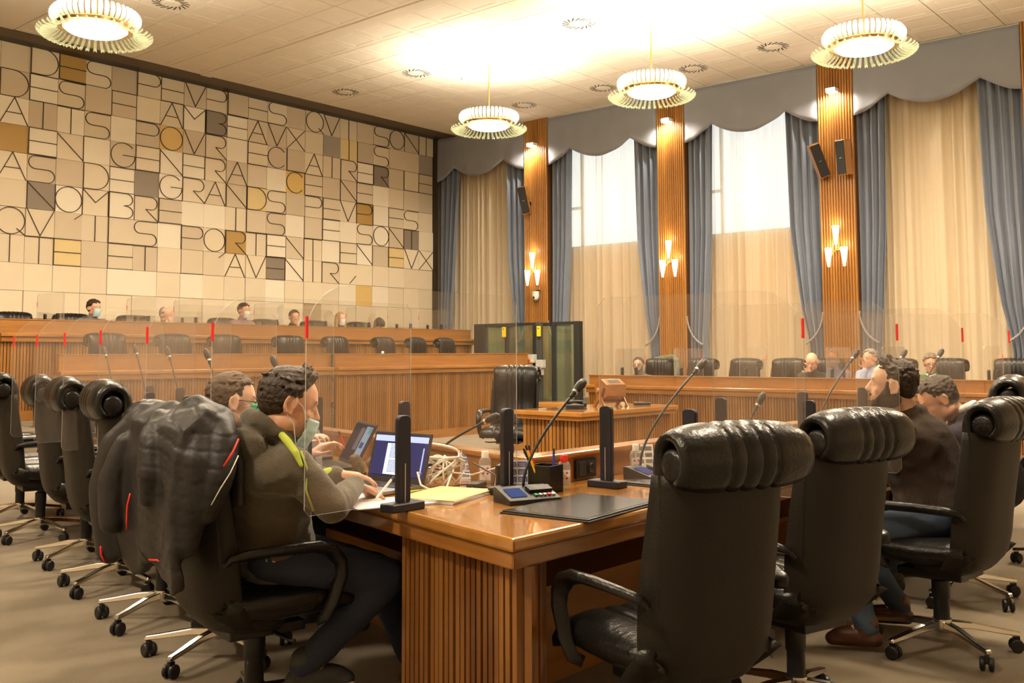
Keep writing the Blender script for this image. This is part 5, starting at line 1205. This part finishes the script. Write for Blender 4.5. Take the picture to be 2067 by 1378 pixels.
# wooden stool behind the lift area
t = thing('low_wooden_step', 'low pale wooden step behind the armchair in the pit', 'step', (10.6, 8.6, 0), R(-40)); MB().box(-.55, -.2, .58, .55, .2, .64).build('top', WOODT, t, bevel=.01); MB().box(-.50, -.17, 0, .50, .17, .58).build('body', WOODP, t)
# ---- glass platform-lift cabin
XC = 13.6
t = thing('glass_lift_cabin', 'dark framed glass lift cabin between the benches with yellow tags and grey control boxes', 'lift', (0, 0, 0)); FR = mat('anthracite_frame', (.022, .025, .024), .4); FRG = mat('anthracite_post_side', (.05, .055, .052), .4)
ys_ = [12.60, 11.72, 11.02, 10.72, 9.98]
H = 1.86
def post(x, y, wx, wy, z0=.0, z1=H, m=FR): MB().box(x-wx/2, y-wy/2, z0, x+wx/2, y+wy/2, z1).build('frame_post', m, t, bevel=.004, seg=1)
post(XC, 12.36, .12, .26); post(XC, 11.71, .07, .08); post(XC, 11.02, .14, .10); post(XC-.08, 10.90, .06, .12, m=FRG); post(XC, 10.63, .07, .08); post(XC, 10.11, .12, .11)
post(XC+1.0, 12.45, .1, .1); post(XC+1.0, 11.1, .1, .1)
for y0, y1, nm in ((11.02, 12.4, 0), (10.11, 10.63, 1)):
    MB().box(XC-.03, y0, H-.05, XC+.03, y1, H).box(XC-.03, y0, .02, XC+.03, y1, .10).build('frame_rail', FR, t)
    MB().box(XC-.006, y0, .1, XC+.006, y1, H-.05).build('glass_pane', GLASSG, t)
MB().box(XC-.02, 10.7, H-.06, XC+.02, 11.1, H-.01).build('frame_rail', FR, t)
for y in (12.45, 11.1): MB().box(XC, y-.03, H-.05, XC+1.0, y+.03, H).build('frame_rail', FR, t); MB().box(XC, y-.005, .1, XC+1.0, y+.005, H-.05).build('glass_pane', GLASSG, t)
for y in (11.68, 10.87):
    MB().box(XC-.15, y-.035, 1.61, XC-.12, y+.035, 1.79).build('yellow_tag', YEL, t); MB().box(XC-.153, y-.012, 1.74, XC-.15, y+.012, 1.76).build('tag_hole', PLAST, t)
for y, z, hh, lab in ((11.00, 1.22, .15, 1), (10.80, 1.13, .14, 0), (10.84, 1.01, .15, 1)):
    b = MB().box(XC-.22, y-.08, z-hh/2, XC-.13, y+.08, z+hh/2).build('control_box', SOLIDGREY, t, bevel=.006)
    if lab:
        MB().lathe([(0, 0), (.022, 0), (.024, .015), (.0, .022)], 14, (0, 0, 0), T(XC-.22, y+.02, z-.03) @ Matrix.Rotation(-PI/2, 4, 'Y')).build('red_button', RED, b, smooth=True); MB().box(XC-.224, y-.05, z-.055, XC-.22, y-.01, z-.02).build('yellow_key', YEL, b)
# shoes/backpack near the hoodie man: a sneaker sole seen under the chair
# small papers standing on the lower bench
t = thing('paper_note', 'small white paper standing on the lower bench panel', 'paper', (9.85, 10.93, 1.317)); MB().box(-.02, -.01, 0, .03, -.008, .035).build('sheet', PAPER, t)

t = thing('green_coat', 'green-grey coat hanging over the chair of the bearded man in glasses by the windows', 'coat', (0, 0, 0))
c = MB(); chain(c, [(13.27, 8.02, 1.24), (13.36, 8.20, 1.22), (13.36, 8.40, 1.20)], [.05, .06, .05]); chain(c, [(13.24, 7.96, 1.20), (13.26, 7.94, 1.0), (13.28, 7.95, .85)], [.05, .07, .06]); chain(c, [(13.40, 8.2, 1.15), (13.42, 8.2, .85)], [.07, .09])
organic(c, 'cloth', mat('green_grey_cloth', (.10, .115, .075), .9), .014, 5, t, wrinkle=.006, wscale=10)
